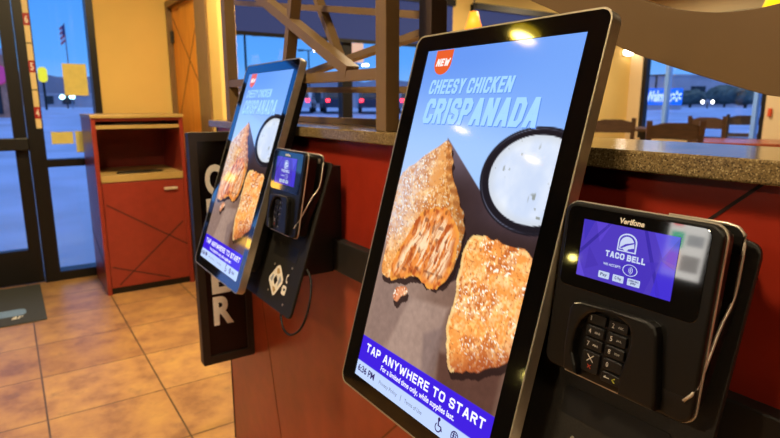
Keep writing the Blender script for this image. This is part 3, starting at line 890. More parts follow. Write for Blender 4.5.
def art_mesh(name, parent, fr, m):
    nx, ny = 190, 338
    img = paint(nx, ny)
    bm = bmesh.new(); L = bm.verts.layers.float_color.new('Col')
    G = [[None] * nx for _ in range(ny)]
    for j in range(ny):
        for i in range(nx):
            v = bm.verts.new(fr(SW * i / (nx - 1), SH * j / (ny - 1), 0.0))
            v[L] = lin(np.clip(img[j, i], 0, 1)) + (1,)
            G[j][i] = v
    for j in range(ny - 1):
        for i in range(nx - 1):
            bm.faces.new((G[j][i], G[j + 1][i], G[j + 1][i + 1], G[j][i + 1]))
    def T(s, u0, v0, u1, v1, c, bold=0.02, shear=0.0, z=0.0006):
        text(bm, s, u0 * SW, v0 * SH, u1 * SW, v1 * SH, z, fr, 0, bold, shear, rgb(*c), L)
    def Pg(pts, c, z=0.0004):
        vs = [bm.verts.new(fr(u * SW, v * SH, z)) for u, v in pts]
        for v in vs: v[L] = rgb(*c)
        f = bm.faces.new(vs); bmesh.ops.triangulate(bm, faces=[f])
    def K_(st, u0, v0, u1, v1, c, wt, gap, sp=0.35, shear=0.0, z=0.0006):
        caps(bm, st, u0 * SW, v0 * SH, u1 * SW, v1 * SH, z, fr, 0, wt, gap, sp, shear, rgb(*c), L)
    # NEW tag
    n = 12
    Pg([(0.078, 0.002), (0.212, 0.002)] + [(0.145 + 0.067 * cos(pi * k / n) , 0.040 + 0.034 * sin(pi * k / n)) for k in range(n + 1)], (224, 92, 40))
    K_('NEW', 0.092, 0.027, 0.203, 0.049, (250, 236, 230), 0.24, 0.10, 0.3, 0.22)
    blue = (160, 208, 253); sh_ = (98, 142, 226)
    for dx, dv, c_, zz in ((0.006, 0.0025, sh_, 0.0005), (0, 0, blue, 0.0007)):
        K_('CHEESY CHICKEN', 0.080 + dx, 0.089 + dv, 0.678 + dx, 0.131 + dv, c_, 0.19, 0.085, 0.35, 0.15, zz)
        K_('CRISPANADA', 0.080 + dx, 0.144 + dv, 0.872 + dx, 0.217 + dv, c_, 0.205, 0.07, 0.35, 0.15, zz)
    K_('TAP ANYWHERE TO START', 0.055, 0.893, 0.962, 0.918, (244, 244, 255), 0.2, 0.20, 0.42)
    T('For a limited time only, while supplies last.', 0.215, 0.9275, 0.79, 0.9475, (240, 240, 255), 0.02)
    T('6:36 PM', 0.018, 0.963, 0.178, 0.984, (50, 34, 96), 0.025)
    T('Privacy Policy', 0.225, 0.970, 0.385, 0.9835, (110, 120, 150), 0.005)
    T('|', 0.415, 0.968, 0.419, 0.984, (110, 120, 150), 0.0)
    T('Terms of Use', 0.448, 0.970, 0.585, 0.981, (110, 120, 150), 0.005)
    K_('EN', 0.86, 0.967, 0.915, 0.982, (50, 34, 96), 0.18, 0.2)
    # wheelchair mark
    ink = (50, 34, 96)
    def disc(u, v, r, c, n=14, z=0.0006): Pg([(u + r * cos(2 * pi * k / n), v + r * SW / SH * sin(2 * pi * k / n)) for k in range(n)], c, z)
    def arc(u, v, r, w, t0, t1, c, n=14):
        for k in range(n):
            a, b = t0 + (t1 - t0) * k / n, t0 + (t1 - t0) * (k + 1) / n
            Pg([(u + q * cos(s), v + q * SW / SH * sin(s)) for q, s in ((r, a), (r, b), (r - w, b), (r - w, a))], c, 0.0006)
    disc(0.705, 0.9605, 0.009, ink)
    arc(0.708, 0.980, 0.022, 0.006, -0.2, 3.9, ink)
    Pg([(0.699, 0.965), (0.707, 0.965), (0.711, 0.974), (0.728, 0.974), (0.738, 0.985), (0.731, 0.986), (0.722, 0.977), (0.703, 0.977)], ink, 0.0006)
    # globe mark
    arc(0.815, 0.9745, 0.024, 0.005, 0, 2 * pi, ink, 20)
    for w in (0.010,):
        for s in (-1, 1):
            Pg([(0.815 + s * w * cos(t_) , 0.9745 + 0.024 * SW / SH * sin(t_)) for t_ in np.linspace(-pi / 2, pi / 2, 9)] + [(0.815 + s * (w - 0.004) * cos(t_), 0.9745 + 0.024 * SW / SH * sin(t_)) for t_ in np.linspace(pi / 2, -pi / 2, 9)], ink, 0.0006)
    for dv in (-0.006, 0.0, 0.006):
        Pg([(0.793, 0.9745 + dv - 0.0008), (0.837, 0.9745 + dv - 0.0008), (0.837, 0.9745 + dv + 0.0008), (0.793, 0.9745 + dv + 0.0008)], ink, 0.0006)
    return mk(name, bm, m, parent)

# ------------------------------------------------------------------ self-order kiosk
KO = Vector((0.69, 0.659, H - 0.3))               # where the mount meets the wall
S0 = Vector((0.6423, 0.8271, H + 0.0935)) - KO     # top left corner of the lit screen
kn = Vector((-cos(ST), 0, sin(ST))); kd = Vector((-sin(ST), 0, -cos(ST))); ka = Vector((0, -1, 0))
kf = lambda a, b, c: S0 + ka * a + kd * b + kn * c
K = thing('self_order_kiosk', 'large self-order touch screen in the foreground, picture fully visible', 'kiosk', KO, 0, 'self-order kiosks on the half wall')
b0, b1, a0, a1 = -0.030, SH + 0.028, -0.040, SW + 0.034
art_mesh('screen', K, kf, M['screen'])
bm = bmesh.new(); ring(bm, rrect(a0 + .0025, b0 + .0025, a1 - .0025, b1 - .0025, 0.017, 8), rrect(-0.0006, -0.0006, SW + 0.0006, SH + 0.0006, 0.0004, 8), -0.004, 0.0008, kf)
mk('bezel', bm, M['glossb'], K)
bm = bmesh.new()
ring(bm, rrect(a0, b0, a1, b1, 0.019, 8), rrect(a0 + .0025, b0 + .0025, a1 - .0025, b1 - .0025, 0.017, 8), -0.018, 0.0014, kf)
mk('silver_rim', bm, M['silver'], K)
bm = bmesh.new()
prism(bm, rrect(a0 + .003, b0 + .003, a1 - .003, b1 - .003, 0.017, 8), -0.006, -0.0185, kf)
prism(bm, rrect(a0 + .04, b0 + .05, a1 - .03, b1 - .06, 0.02), -0.0185, -0.05, kf)
prism(bm, rrect(0.06, 0.2, 0.28, 0.52, 0.01), -0.05, -0.058, kf)
mk('housing', bm, M['black'], K)
bm = bmesh.new(); prism(bm, rrect(0.05, 0.226, 0.575, 0.622, 0.016), -0.064, -0.058, kf, 0, 0.0015)
mk('mount_plate', bm, M['plate'], K)
# hidden column from the plate back to the wall
bm = bmesh.new()
bl = lambda a, b, c: Vector((a - KO.x, c - KO.y, b + H - KO.z))
prism(bm, [(0.6895, -0.150), (0.6895, -0.334), (0.6625, -0.334), (0.6625, -0.421), (0.566, -0.421), (0.6435, -0.150)], 0.290, 0.70, bl)
mk('mount_box', bm, M['black'], K)
# scanner window + read-here mark on the plate
bm = bmesh.new(); prism(bm, rrect(0.490, 0.316, 0.529, 0.396, 0.002), -0.0579, -0.0574, kf)
for k in range(14): flat(bm, [(.502, .324 + k * .0048), (.522, .324 + k * .0048), (.522, .326 + k * .0048 + .0008 * (k % 3)), (.502, .326 + k * .0048 + .0008 * (k % 3))], -0.0571, kf, 1)
mk('barcode_label', bm, [M['label'], M['black']], K)
bm = bmesh.new(); prism(bm, rrect(0.392, 0.454, 0.533, 0.490, 0.002), -0.0579, -0.0572, kf); mk('scanner_window', bm, M['black'], K)
bm = bmesh.new()
flat(bm, [(.438, .517), (.452, .512), (.462, .518), (.488, .541), (.489, .553), (.462, .589), (.452, .594), (.444, .588), (.408, .563), (.406, .553)], -0.0574, kf, 0)
flat(bm, [(.446, .540), (.460, .552), (.448, .566), (.434, .553)], -0.0571, kf, 2)
flat(bm, [(.440, .524), (.450, .520), (.464, .531), (.448, .537)], -0.0571, kf, 1)
flat(bm, [(.438, .571), (.452, .571), (.462, .577), (.453, .586)], -0.0571, kf, 1)
flat(bm, [(.468, .537), (.481, .547), (.466, .566), (.463, .552)], -0.0571, kf, 3)
flat(bm, [(.425, .541), (.432, .545), (.428, .562), (.414, .556)], -0.0571, kf, 3)
for k in range(6):
    q0, q1 = 1.2 + k * 0.6, 1.2 + (k + 1) * 0.6
    flat(bm, [(.512 + r_ * cos(q), .534 + r_ * 1.3 * sin(q)) for r_, q in ((.0095, q0), (.0095, q1), (.005, q1), (.005, q0))], -0.0574, kf, 0)
flat(bm, rrect(0.494, 0.553, 0.518, 0.577, 0.005), -0.0574, kf, 0)
flat(bm, rrect(0.503, 0.560, 0.513, 0.566, 0.001), -0.0571, kf, 2)
mk('contactless_sticker', bm, [M['white'], M['label'], M['black'], M['pole']], K)
for u, v in ((0.418, 0.516), (0.520, 0.504), (0.419, 0.587), (0.520, 0.599)):
    bm = bmesh.new(); prism(bm, [(u + .003 * cos(k * pi / 5), v + .003 * sin(k * pi / 5)) for k in range(10)], -0.058, -0.0568, kf); mk('screw', bm, M['silver'], K)
bm = bmesh.new()
pth = [kf(0.565, 0.49, -0.068), kf(0.585, 0.497, -0.069), kf(0.607, 0.515, -0.07), kf(0.625, 0.552, -0.07), kf(0.628, 0.598, -0.07), kf(0.612, 0.634, -0.07), kf(0.575, 0.657, -0.07), kf(0.535, 0.654, -0.07), kf(0.505, 0.632, -0.07), kf(0.497, 0.605, -0.068)]
pp = []
for i in range(len(pth) - 1):
    P0, P1, P2, P3 = pth[max(i - 1, 0)], pth[i], pth[i + 1], pth[min(i + 2, len(pth) - 1)]
    for s in range(5):
        q = s / 5
        pp.append(0.5 * ((2 * P1) + (P2 - P0) * q + (2 * P0 - 5 * P1 + 4 * P2 - P3) * q * q + (3 * P1 - 3 * P2 + P3 - P0) * q ** 3))
pp.append(pth[-1])
tube(bm, pp, 0.0028)
mk('cable', bm, M['cord'], K, True)

# ------------------------------------------------------------------ card terminal
TT = 0.128
tl = Vector((0.557, 0.439, -0.113)) * (0.19 / 0.185) + Vector((0, 0, H))
TO = Vector((0.66, 0.356, H - 0.2))
tn = Vector((-cos(TT), 0, sin(TT))); td = Vector((-sin(TT), 0, -cos(TT)))
tf = lambda a, b, c: tl - TO + ka * a + td * b + tn * c
Tm = thing('card_terminal', 'black payment terminal with violet screen on the foreground kiosk', 'card terminal', TO, 0, 'card terminals beside the kiosks')
TW, TH = 0.19, 0.209
bm = bmesh.new()
prism(bm, rrect(0, 0, TW, TH, 0.014, 6), -0.0065, 0.0, tf, 0, 0.003)
prism(bm, rrect(0.004, 0.004, TW - 0.006, TH - 0.005, 0.012, 6), -0.034, -0.010, tf)
prism(bm, rrect(0.03, 0.03, 0.15, 0.18, 0.01), -0.036, -0.034, tf)
mk('body', bm, M['blackm'], Tm)
bm = bmesh.new(); prism(bm, rrect(0.006, 0.005, TW - 0.011, 0.104, 0.009, 6), -0.001, 0.0006, tf, 0, 0.0004); mk('glass_face', bm, M['gloss'], Tm)
bm = bmesh.new(); prism(bm, rrect(-0.0012, -0.0012, TW + 0.0012, TH + 0.0012, 0.015, 6), -0.0095, -0.0067, tf); mk('silver_trim', bm, M['chrome'], Tm)
# display
bm = bmesh.new(); L = bm.verts.layers.float_color.new('Col')
def Pt(pts, c, z=0.0010):
    vs = [bm.verts.new(tf(a, b, z)) for a, b in pts]
    for v in vs: v[L] = rgb(*c)
    f = bm.faces.new(vs); bmesh.ops.triangulate(bm, faces=[f])
def Tt(s, u0, v0, u1, v1, c, bold=0.02, z=0.0016, shear=0): text(bm, s, u0, v0, u1, v1, z, tf, 0, bold, shear, rgb(*c), L)
D0, D1, E0, E1 = 0.0295, 0.1487, 0.0191, 0.0876
Pt([(D0, E0), (D1, E0), (D1, E1), (D0, E1)], (84, 62, 200))
for pts, c in (([(.0295, .0191), (.045, .0191), (.034, .045)], (70, 54, 196)), ([(.047, .0191), (.068, .0191), (.055, .043)], (96, 70, 216)),
               ([(.068, .0191), (.0295, .062), (.0295, .056), (.0635, .0191)], (62, 46, 168)), ([(.0295, .066), (.042, .0876), (.0295, .0876)], (100, 76, 222)),
               ([(.042, .05), (.058, .07), (.04, .078)], (78, 56, 190)), ([(.120, .0191), (.133, .045), (.1487, .0191)], (92, 74, 226)),
               ([(.1487, .022), (.1487, .05), (.134, .046)], (66, 50, 208)), ([(.132, .048), (.1487, .055), (.1487, .0876), (.126, .0876)], (72, 52, 222)),
               ([(.108, .0191), (.112, .0191), (.138, .0876), (.133, .0876)], (64, 46, 176)), ([(.085, .06), (.13, .05), (.118, .0876), (.09, .0876)], (76, 54, 196))):
    Pt(pts, c, 0.0012)
W_ = (214, 226, 255)
# bell emblem
bx, by, br = 0.0903, 0.0378, 0.0118
arch = [(bx - br, by + 0.0095)] + [(bx - br * cos(k * pi / 12), by - 0.002 - br * 0.82 * sin(k * pi / 12)) for k in range(13)] + [(bx + br, by + 0.0095)]
Pt(arch, W_, 0.0013)
inn = [(bx + (a - bx) * 0.86, by + (b - by) * 0.86) for a, b in arch]
Pt(inn, (84, 62, 200), 0.0014)
bell = [(bx - 0.0088 * cos(k * pi / 12), by + 0.001 - 0.0092 * sin(k * pi / 12)) for k in range(13)] + [(bx + 0.0092, by + 0.0035), (bx + 0.002, by + 0.0058), (bx - 0.0092, by + 0.0070)]
Pt(bell, W_, 0.0015)
Pt([(bx - 0.0085, by + 0.0055), (bx - 0.002, by + 0.0005), (bx + 0.0085, by - 0.003), (bx + 0.0088, by - 0.0015), (bx + 0.0, by + 0.0022), (bx - 0.006, by + 0.006)], (84, 62, 200), 0.0016)
Pt([(bx - 0.001 + 0.003 * cos(k * pi / 6), by + 0.0062 + 0.0022 * sin(k * pi / 6)) for k in range(12)], W_, 0.0016)
caps(bm, 'TACO BELL', 0.0650, 0.0497, 0.1150, 0.0568, 0.0016, tf, 0, 0.24, 0.12, 0.4, 0, rgb(*W_), L)
Tt('WE ACCEPT:', 0.0642, 0.0642, 0.0872, 0.0672, W_, 0.02)
for k in range(20):
    q0, q1 = 2 * pi * k / 20, 2 * pi * (k + 1) / 20
    Pt([(0.0985 + r_ * cos(q), 0.0665 + r_ * 0.72 * sin(q)) for r_, q in ((0.0092, q0), (0.0092, q1), (0.0082, q1), (0.0082, q0))], W_, 0.0014)
for j, r_ in enumerate((0.0022, 0.0042, 0.0062)):
    for k in range(6):
        q0, q1 = -0.9 + 1.8 * k / 6, -0.9 + 1.8 * (k + 1) / 6
        Pt([(0.0950 + s * cos(q), 0.0665 + s * 0.8 * sin(q)) for s, q in ((r_ + .0008, q0), (r_ + .0008, q1), (r_, q1), (r_, q0))], W_, 0.0014)
for a_, b_, s in ((0.0598, 0.0742, 'Pay'), (0.0787, 0.0927, 'G Pay'), (0.0974, 0.1128, 'SAMSUNG pay')):
    Pt(rrect(a_, 0.0752, b_, 0.0832, 0.001, 3), (206, 222, 252), 0.0014)
    if len(s) > 6:
        Tt('SAMSUNG', a_ + .0018, 0.0764, b_ - .0018, 0.0784, (40, 40, 110), 0.02, 0.0016); Tt('pay', a_ + .0045, 0.0790, b_ - .0045, 0.0818, (40, 40, 110), 0.02, 0.0016)
    else:
        Tt(s, a_ + .0028, 0.0770, b_ - .0028, 0.0815, (40, 40, 110), 0.02, 0.0016)
mk('display', bm, M['tscreen'], Tm)
bm = bmesh.new(); text(bm, 'Verifone', 0.0757, 0.0095, 0.1074, 0.0163, 0.0012, tf, 0, 0.03, 0.15); mk('maker_lettering', bm, M['white'], Tm)
# keypad hood
outer = [(0.0375, 0.203), (0.0345, 0.175), (0.0345, 0.128), (0.039, 0.1195), (0.05, 0.1165), (0.09, 0.1145), (0.135, 0.1135), (0.143, 0.117), (0.1465, 0.125), (0.156, 0.19), (0.156, 0.2055)]
inner = [(0.113, 0.2055), (0.1125, 0.196), (0.1115, 0.185), (0.114, 0.172), (0.117, 0.158), (0.119, 0.145), (0.1175, 0.133), (0.113, 0.1255), (0.104, 0.121), (0.0925, 0.1185), (0.082, 0.119), (0.070, 0.1225), (0.0605, 0.128), (0.053, 0.137), (0.048, 0.150), (0.046, 0.165), (0.0475, 0.18), (0.054, 0.193), (0.0575, 0.2045)]
bm = bmesh.new(); prism(bm, outer + inner, -0.0005, 0.012, tf, 0, 0.0035); mk('keypad_hood', bm, M['blackm'], Tm, False)
def mkkey(nm, a, b, w, h, s, sub='', mi=1):
    bm = bmesh.new()
    prism(bm, rrect(a, b, a + w, b + h, 0.0022, 3), -0.0005, 0.0038, tf, 0, 0.0011)
    z = 0.0040
    if s == 'x':
        for sg in (1, -1):
            bar(bm, tf(a + w / 2 - .0042, b + .0075 - sg * .0042, z), tf(a + w / 2 + .0042, b + .0075 + sg * .0042, z), 0.0009, 0.0003, 1, tn)
            bar(bm, tf(a + w / 2 - .0022, b + .0175 - sg * .0022, z), tf(a + w / 2 + .0022, b + .0175 + sg * .0022, z), 0.0008, 0.0003, 2, tn)
    elif s == '<':
        bar(bm, tf(a + .004, b + h / 2, z), tf(a + .011, b + h / 2, z), 0.0009, 0.0003, 1, tn)
        bar(bm, tf(a + .004, b + h / 2, z), tf(a + .0065, b + h / 2 - .0018, z), 0.0009, 0.0003, 1, tn)
        bar(bm, tf(a + .015, b + h / 2, z), tf(a + .0185, b + h / 2 - .0025, z), 0.001, 0.0003, 3, tn)
        bar(bm, tf(a + .015, b + h / 2, z), tf(a + .0185, b + h / 2 + .0025, z), 0.001, 0.0003, 3, tn)
    else:
        text(bm, s, a + .0045, b + h / 2 - .0028, a + .0075 if s != '1' else a + .0058, b + h / 2 + .0028, z, tf, 1, 0.0)
        if sub: text(bm, sub, a + .0125, b + h / 2 - .001, a + .0195, b + h / 2 + .0016, z, tf, 1, 0.0)
    mk('key', bm, [M['key'], M['legend'], M['legendr'], M['legendg']], Tm)
rows = [('1', ''), ('2', 'ABC'), ('3', 'DEF')], [('4', 'GHI'), ('5', 'JKL'), ('6', 'MNO')], [('7', 'PRS'), ('8', 'TUV'), ('9', 'WXY')]
for r_, row in enumerate(rows):
    for c_, (s, sub) in enumerate(row):
        if c_ == 2: continue
        mkkey('key', 0.0565 + c_ * 0.0285, 0.1265 + r_ * 0.0155, 0.0245, 0.0125, s, sub)
mkkey('key', 0.0565, 0.173, 0.0235, 0.025, 'x')
mkkey('key', 0.085, 0.173, 0.0245, 0.0125, '0')
mkkey('key', 0.085, 0.189, 0.0245, 0.0115, '<')
# card-swipe rail on the right side
bm = bmesh.new()
prism(bm, rrect(0.10, 0.002, TW - 0.003, 0.10, 0.012, 5), -0.052, -0.046, tf)
for pts in ([(TW - .006, .03, -.050), (TW - .006, .09, -.050), (TW - .007, .125, -.038), (TW - .008, .19, -.02)],):
    for p, q in zip(pts, pts[1:]): bar(bm, tf(*p), tf(*q), 0.010, 0.012, 0, tn)
mk('swipe_rail', bm, M['blackm'], Tm)
bm = bmesh.new()
path = [(0.105, 0.0006, -0.049), (0.168, 0.0002, -0.049), (0.180, 0.0022, -0.049), (0.1875, 0.009, -0.049), (0.1885, 0.02, -0.049), (0.189, 0.06, -0.049), (0.1885, 0.075, -0.048), (0.188, 0.088, -0.043), (0.188, 0.100, -0.034), (0.188, 0.115, -0.027), (0.1885, 0.150, -0.012), (0.1885, 0.168, -0.003), (0.186, 0.176, 0.000), (0.180, 0.184, 0.0012)]
tube(bm, [tf(*p) for p in path], 0.0019, 6)
mk('silver_strip', bm, M['chrome'], Tm, True)
bm = bmesh.new(); prism(bm, rrect(0.156, 0.181, 0.181, 0.187, 0.001, 3), 0.0, 0.0006, tf); mk('card_slot', bm, M['bronze'], Tm)
bm = bmesh.new(); prism(bm, rrect(0.166, 0.010, 0.178, 0.022, 0.002, 3), -0.046, -0.0455, tf)
mk('button', bm, M['silver'], Tm)
bm = bmesh.new(); prism(bm, rrect(0.03, 0.206, 0.15, 0.2105, 0.0015, 3), -0.006, -0.003, tf); mk('lower_trim', bm, M['chrome'], Tm)
# tapered bracket holding it off the mount plate
bm = bmesh.new()
prism(bm, rrect(0.05, 0.05, 0.15, 0.17, 0.01), -0.052, -0.0363, tf)
mk('bracket', bm, M['black'], Tm)

# second kiosk and terminal further along the wall
DY, DL = 0.953, 0.053                              # the far screen leans back a touch more
K2 = copy_tree(K); K2.location = KO + Vector((0, DY, 0))
K2['label'] = 'self-order touch screen further along the wall, beside the ORDER sign'
for ch in K2.children:
    if not ch.name.startswith('mount_box'): ch.rotation_euler = (0, DL, 0)
T2 = copy_tree(Tm); T2.location = K2.location + Matrix.Rotation(DL, 3, 'Y') @ (TO - KO); T2.rotation_euler = (0, DL, 0)
T2['label'] = 'black payment terminal on the far kiosk, above its white contactless mark'

# ------------------------------------------------------------------ dining room furniture
def stool():
    t = thing('bar_stool', '', 'stool', (0, 0, 0), 0, 'dining bar stools')
    bm = bmesh.new(); box(bm, (-0.21, -0.21, 0.74), (0.21, 0.21, 0.785), 0.012); mk('seat', bm, M['chair'], t)
    for sx in (-1, 1):
        for sy in (-1, 1):
            bm = bmesh.new(); bar(bm, (sx * 0.20, sy * 0.20, 0), (sx * 0.17, sy * 0.17, 0.74), 0.04, 0.04, 0, (0, 1, 0)); mk('leg', bm, M['chair'], t)
    for sx in (-1, 1):
        bm = bmesh.new(); bar(bm, (sx * 0.19, 0.19, 0.785), (sx * 0.20, 0.235, 1.24), 0.042, 0.03, 0, (0, 1, 0))
        mk('back_post', bm, M['chair'], t)
    bm = bmesh.new(); 
    prism(bm, [(-0.185, 1.10), (0.185, 1.10), (0.185, 1.20), (0.09, 1.225), (-0.09, 1.225), (-0.185, 1.20)], -0.011, 0.011, lambda a, b, c: Vector((a, 0.224 + c, b))); mk('top_rail', bm, M['chair'], t)
    bm = bmesh.new(); box(bm, (-0.18, 0.2, 0.94), (0.18, 0.22, 0.99)); mk('slat', bm, M['chair'], t)
    bm = bmesh.new()
    for sx in (-1, 1): box(bm, (sx * 0.19 - 0.012, -0.17, 0.28), (sx * 0.19 + 0.012, 0.17, 0.32))
    box(bm, (-0.18, -0.2, 0.28), (0.18, -0.17, 0.32))
    mk('foot_rail', bm, M['chair'], t)
    return t
st = stool()
# (pixel column, depth, turn, lift)
spots = [(613, 6.0, 2.2, 'first brown bar stool right of the foreground kiosk'),
         (671, 4.9, 2.3, 'brown bar stool under the blue sign, its wide back towards us'),
         (718, 6.9, 1.6, 'brown bar stool turned sideways behind the reddish table'),
         (746, 8.2, 2.0, 'farthest brown bar stool before the right end of the dining window')]
for i, (px, D, rz, lab) in enumerate(spots):
    o = st if i == 0 else copy_tree(st)
    p = hor(px, D); o.location = (p.x, p.y, 0); o.rotation_euler = (0, 0, rz); o.scale = (1, 1, 1.05); o['label'] = lab
def table(lab, px, D, w, l, rz, z=1.07, m='tabletop'):
    p = hor(px, D)
    t = thing('high_table', lab, 'table', (p.x, p.y, 0), rz, 'high dining tables')
    bm = bmesh.new(); prism(bm, rrect(-w / 2, -l / 2, w / 2, l / 2, 0.05), z - 0.035, z, lambda a, b, c: Vector((a, b, c)), 0, 0.004); mk('tabletop', bm, M[m], t)
    bm = bmesh.new(); box(bm, (-0.05, -0.05, 0.03), (0.05, 0.05, z - 0.035)); mk('pedestal', bm, M['black'], t)
    bm = bmesh.new(); box(bm, (-0.28, -0.03, 0.0), (0.28, 0.03, 0.03), 0.006); box(bm, (-0.03, -0.28, 0.0), (0.03, 0.28, 0.03), 0.006); mk('base', bm, M['black'], t)
table('reddish high table at right in front of the cream wall', 768, 5.4, 0.8, 1.1, 0.5, 1.09)
table('dark high table below the dining window with the blue sign outside', 648, 7.8, 0.8, 1.2, 0.1, 1.125, 'chair')

def pendant(lab, pos, z_top, m, r=0.07, h=0.16):
    t = thing('pendant_lamp', lab, 'lamp', pos)
    bm = bmesh.new(); lathe(bm, [(r * 0.42, h), (r * 0.62, h * 0.55), (r, 0.0), (r * 0.96, 0.0), (r * 0.4, h * 0.9)]); mk('lamp_shade', bm, M[m], t, True)
    bm = bmesh.new(); tube(bm, [(0, 0, h * 0.92), (0, 0, z_top - pos[2])], 0.006); mk('cord', bm, M['cord'], t)
    bm = bmesh.new(); lathe(bm, [(0.002, 0.03), (r * 0.5, 0.04), (r * 0.5, 0.06), (0.002, 0.09)]); mk('bulb', bm, M['bulb'], t, True)
    return t
pendant('small amber pendant lamp above the foreground kiosk top', (3.163, 3.5, H + 0.58), 3.0, 'amber', 0.075, 0.14)
p = hor(777, 3.2)
pendant('yellow pendant lamp in the upper right corner over the brown wave', (p.x, p.y, H + 0.52), 3.0, 'yellowlamp', 0.13, 0.3)
t = thing('wall_light', 'unseen yellow light added on the left wall, mirrored in the terminal', 'light', (-5, 4.46, 0.905))  # added out of view to give the terminal its yellow glint
fr = lambda a, b, c: Vector((c, a, b))
bm = bmesh.new(); prism(bm, rrect(-0.07, -0.06, 0.07, 0.06, 0.03), 0, 0.02, fr, 0, 0.004); mk('back_plate', bm, M['black'], t)
bm = bmesh.new(); prism(bm, [(0.055 * cos(k * pi / 10), 0.04 * sin(k * pi / 10)) for k in range(20)], 0.02, 0.04, fr, 0, 0.008); mk('lens', bm, M['bulb'], t)
for lab, pos, r in (('round ceiling light over the order area', (-1.076, 2.676), 0.10), ('round ceiling light by the front windows', (-2.386, 4.545), 0.10),
                 ('round ceiling light left of the order area', (-2.952, 3.986), 0.10)):
    t = thing('ceiling_light', lab, 'light', (pos[0], pos[1], 2.95), 0, 'recessed ceiling lights')
    bm = bmesh.new(); lathe(bm, [(r, 0.05), (r, 0.0), (r * 0.82, 0.0), (r * 0.82, 0.05)], 28); mk('trim_ring', bm, M['yellowlamp'], t)
    bm = bmesh.new(); lathe(bm, [(r * 0.80, 0.012), (r * 0.80, 0.02)], 28); mk('lens', bm, M['bulb'], t)

t = thing('wall_light', 'small bright wall light under the brown wave at its left', 'light', (7.86, FY, 2.20), 0)
bm = bmesh.new(); box(bm, (-0.10, -0.03, -0.05), (0.10, 0.0, 0.05), 0.008); mk('back_plate', bm, M['ivory'], t)
bm = bmesh.new(); prism(bm, [(0.11 * cos(k * pi / 10), 0.045 * sin(k * pi / 10)) for k in range(20)], 0.03, 0.06, lambda a, b, c: Vector((a, -c, b)), 0, 0.01); mk('lens', bm, M['head'], t)
# small orange-red box on the wall by the right window
bm = bmesh.new(); box(bm, (7.965, 3.275, 1.29), (8.0, 3.315, 1.39), 0.006); tag(mk('alarm_box', bm, M['alarm']), 'small orange-red box on the cream wall right of the window', 'alarm')
# menu display on the far left wall (seen mirrored in the terminal glass)
t = thing('menu_display', 'lit menu display on the left wall', 'display', (-4.99, 3.09, 1.15))
bm = bmesh.new(); L = bm.verts.layers.float_color.new('Col')
def Pm(y0, z0, y1, z1, c, x):
    vs = [bm.verts.new((x, -y * 0.36, z * 0.8)) for y, z in ((y0, z0), (y1, z0), (y1, z1), (y0, z1))]
    for v in vs: v[L] = rgb(*c)
    bm.faces.new(vs)
Pm(-0.6, -0.2, 0.6, 0.75, (190, 186, 180), 0.032)
for a in ((-0.5, 0.5, -0.2, 0.7, (190, 40, 50)), (-0.1, 0.55, 0.5, 0.68, (150, 180, 190)), (-0.5, 0.2, -0.1, 0.42, (60, 150, 120)), (0.0, 0.25, 0.5, 0.4, (130, 130, 130)), (-0.5, -0.1, -0.15, 0.14, (220, 130, 70)), (-0.05, -0.1, 0.5, 0.12, (120, 116, 112))):
    Pm(a[0], a[1], a[2], a[3], a[4], 0.034)
mk('display_face', bm, M['menu'], t)
bm = bmesh.new(); box(bm, (0, -0.235, -0.19), (0.03, 0.235, 0.63), 0.004); mk('frame', bm, M['black'], t)

# ------------------------------------------------------------------ outside
def gz(r): return -0.06 + 0.03 * min(max(r - 8, 0), 40)
bm = bmesh.new()
rs = [0.5, 6, 8, 12, 16, 24, 32, 40, 48, 80, 160, 400, 900]; n = 48
R_ = [[bm.verts.new((r * cos(2 * pi * k / n), r * sin(2 * pi * k / n), gz(r) if r > 6 else -0.06)) for k in range(n)] for r in rs]
for A, B in zip(R_, R_[1:]):
    for k in range(n): bm.faces.new((A[k], A[(k + 1) % n], B[(k + 1) % n], B[k]))
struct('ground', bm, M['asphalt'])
bm = bmesh.new()
prev = None
for k in range(0, 121):
    a = -0.75 + 2.6 * k / 120
    p = Vector((700 * sin(a), 700 * cos(a), 0))
    hh = 20 + 16 * float(fbm(np.array(a * 9.0 + 20), np.array(3.0), 12)) + 7 * float(fbm(np.array(a * 40.0 + 20), np.array(5.0), 15))
    v0, v1 = bm.verts.new((p.x, p.y, -2)), bm.verts.new((p.x * 1.05, p.y * 1.05, hh))
    if prev: bm.faces.new((prev[0], v0, v1, prev[1]))
    prev = (v0, v1)
tag(mk('hills', bm, M['hill']), kind='structure')

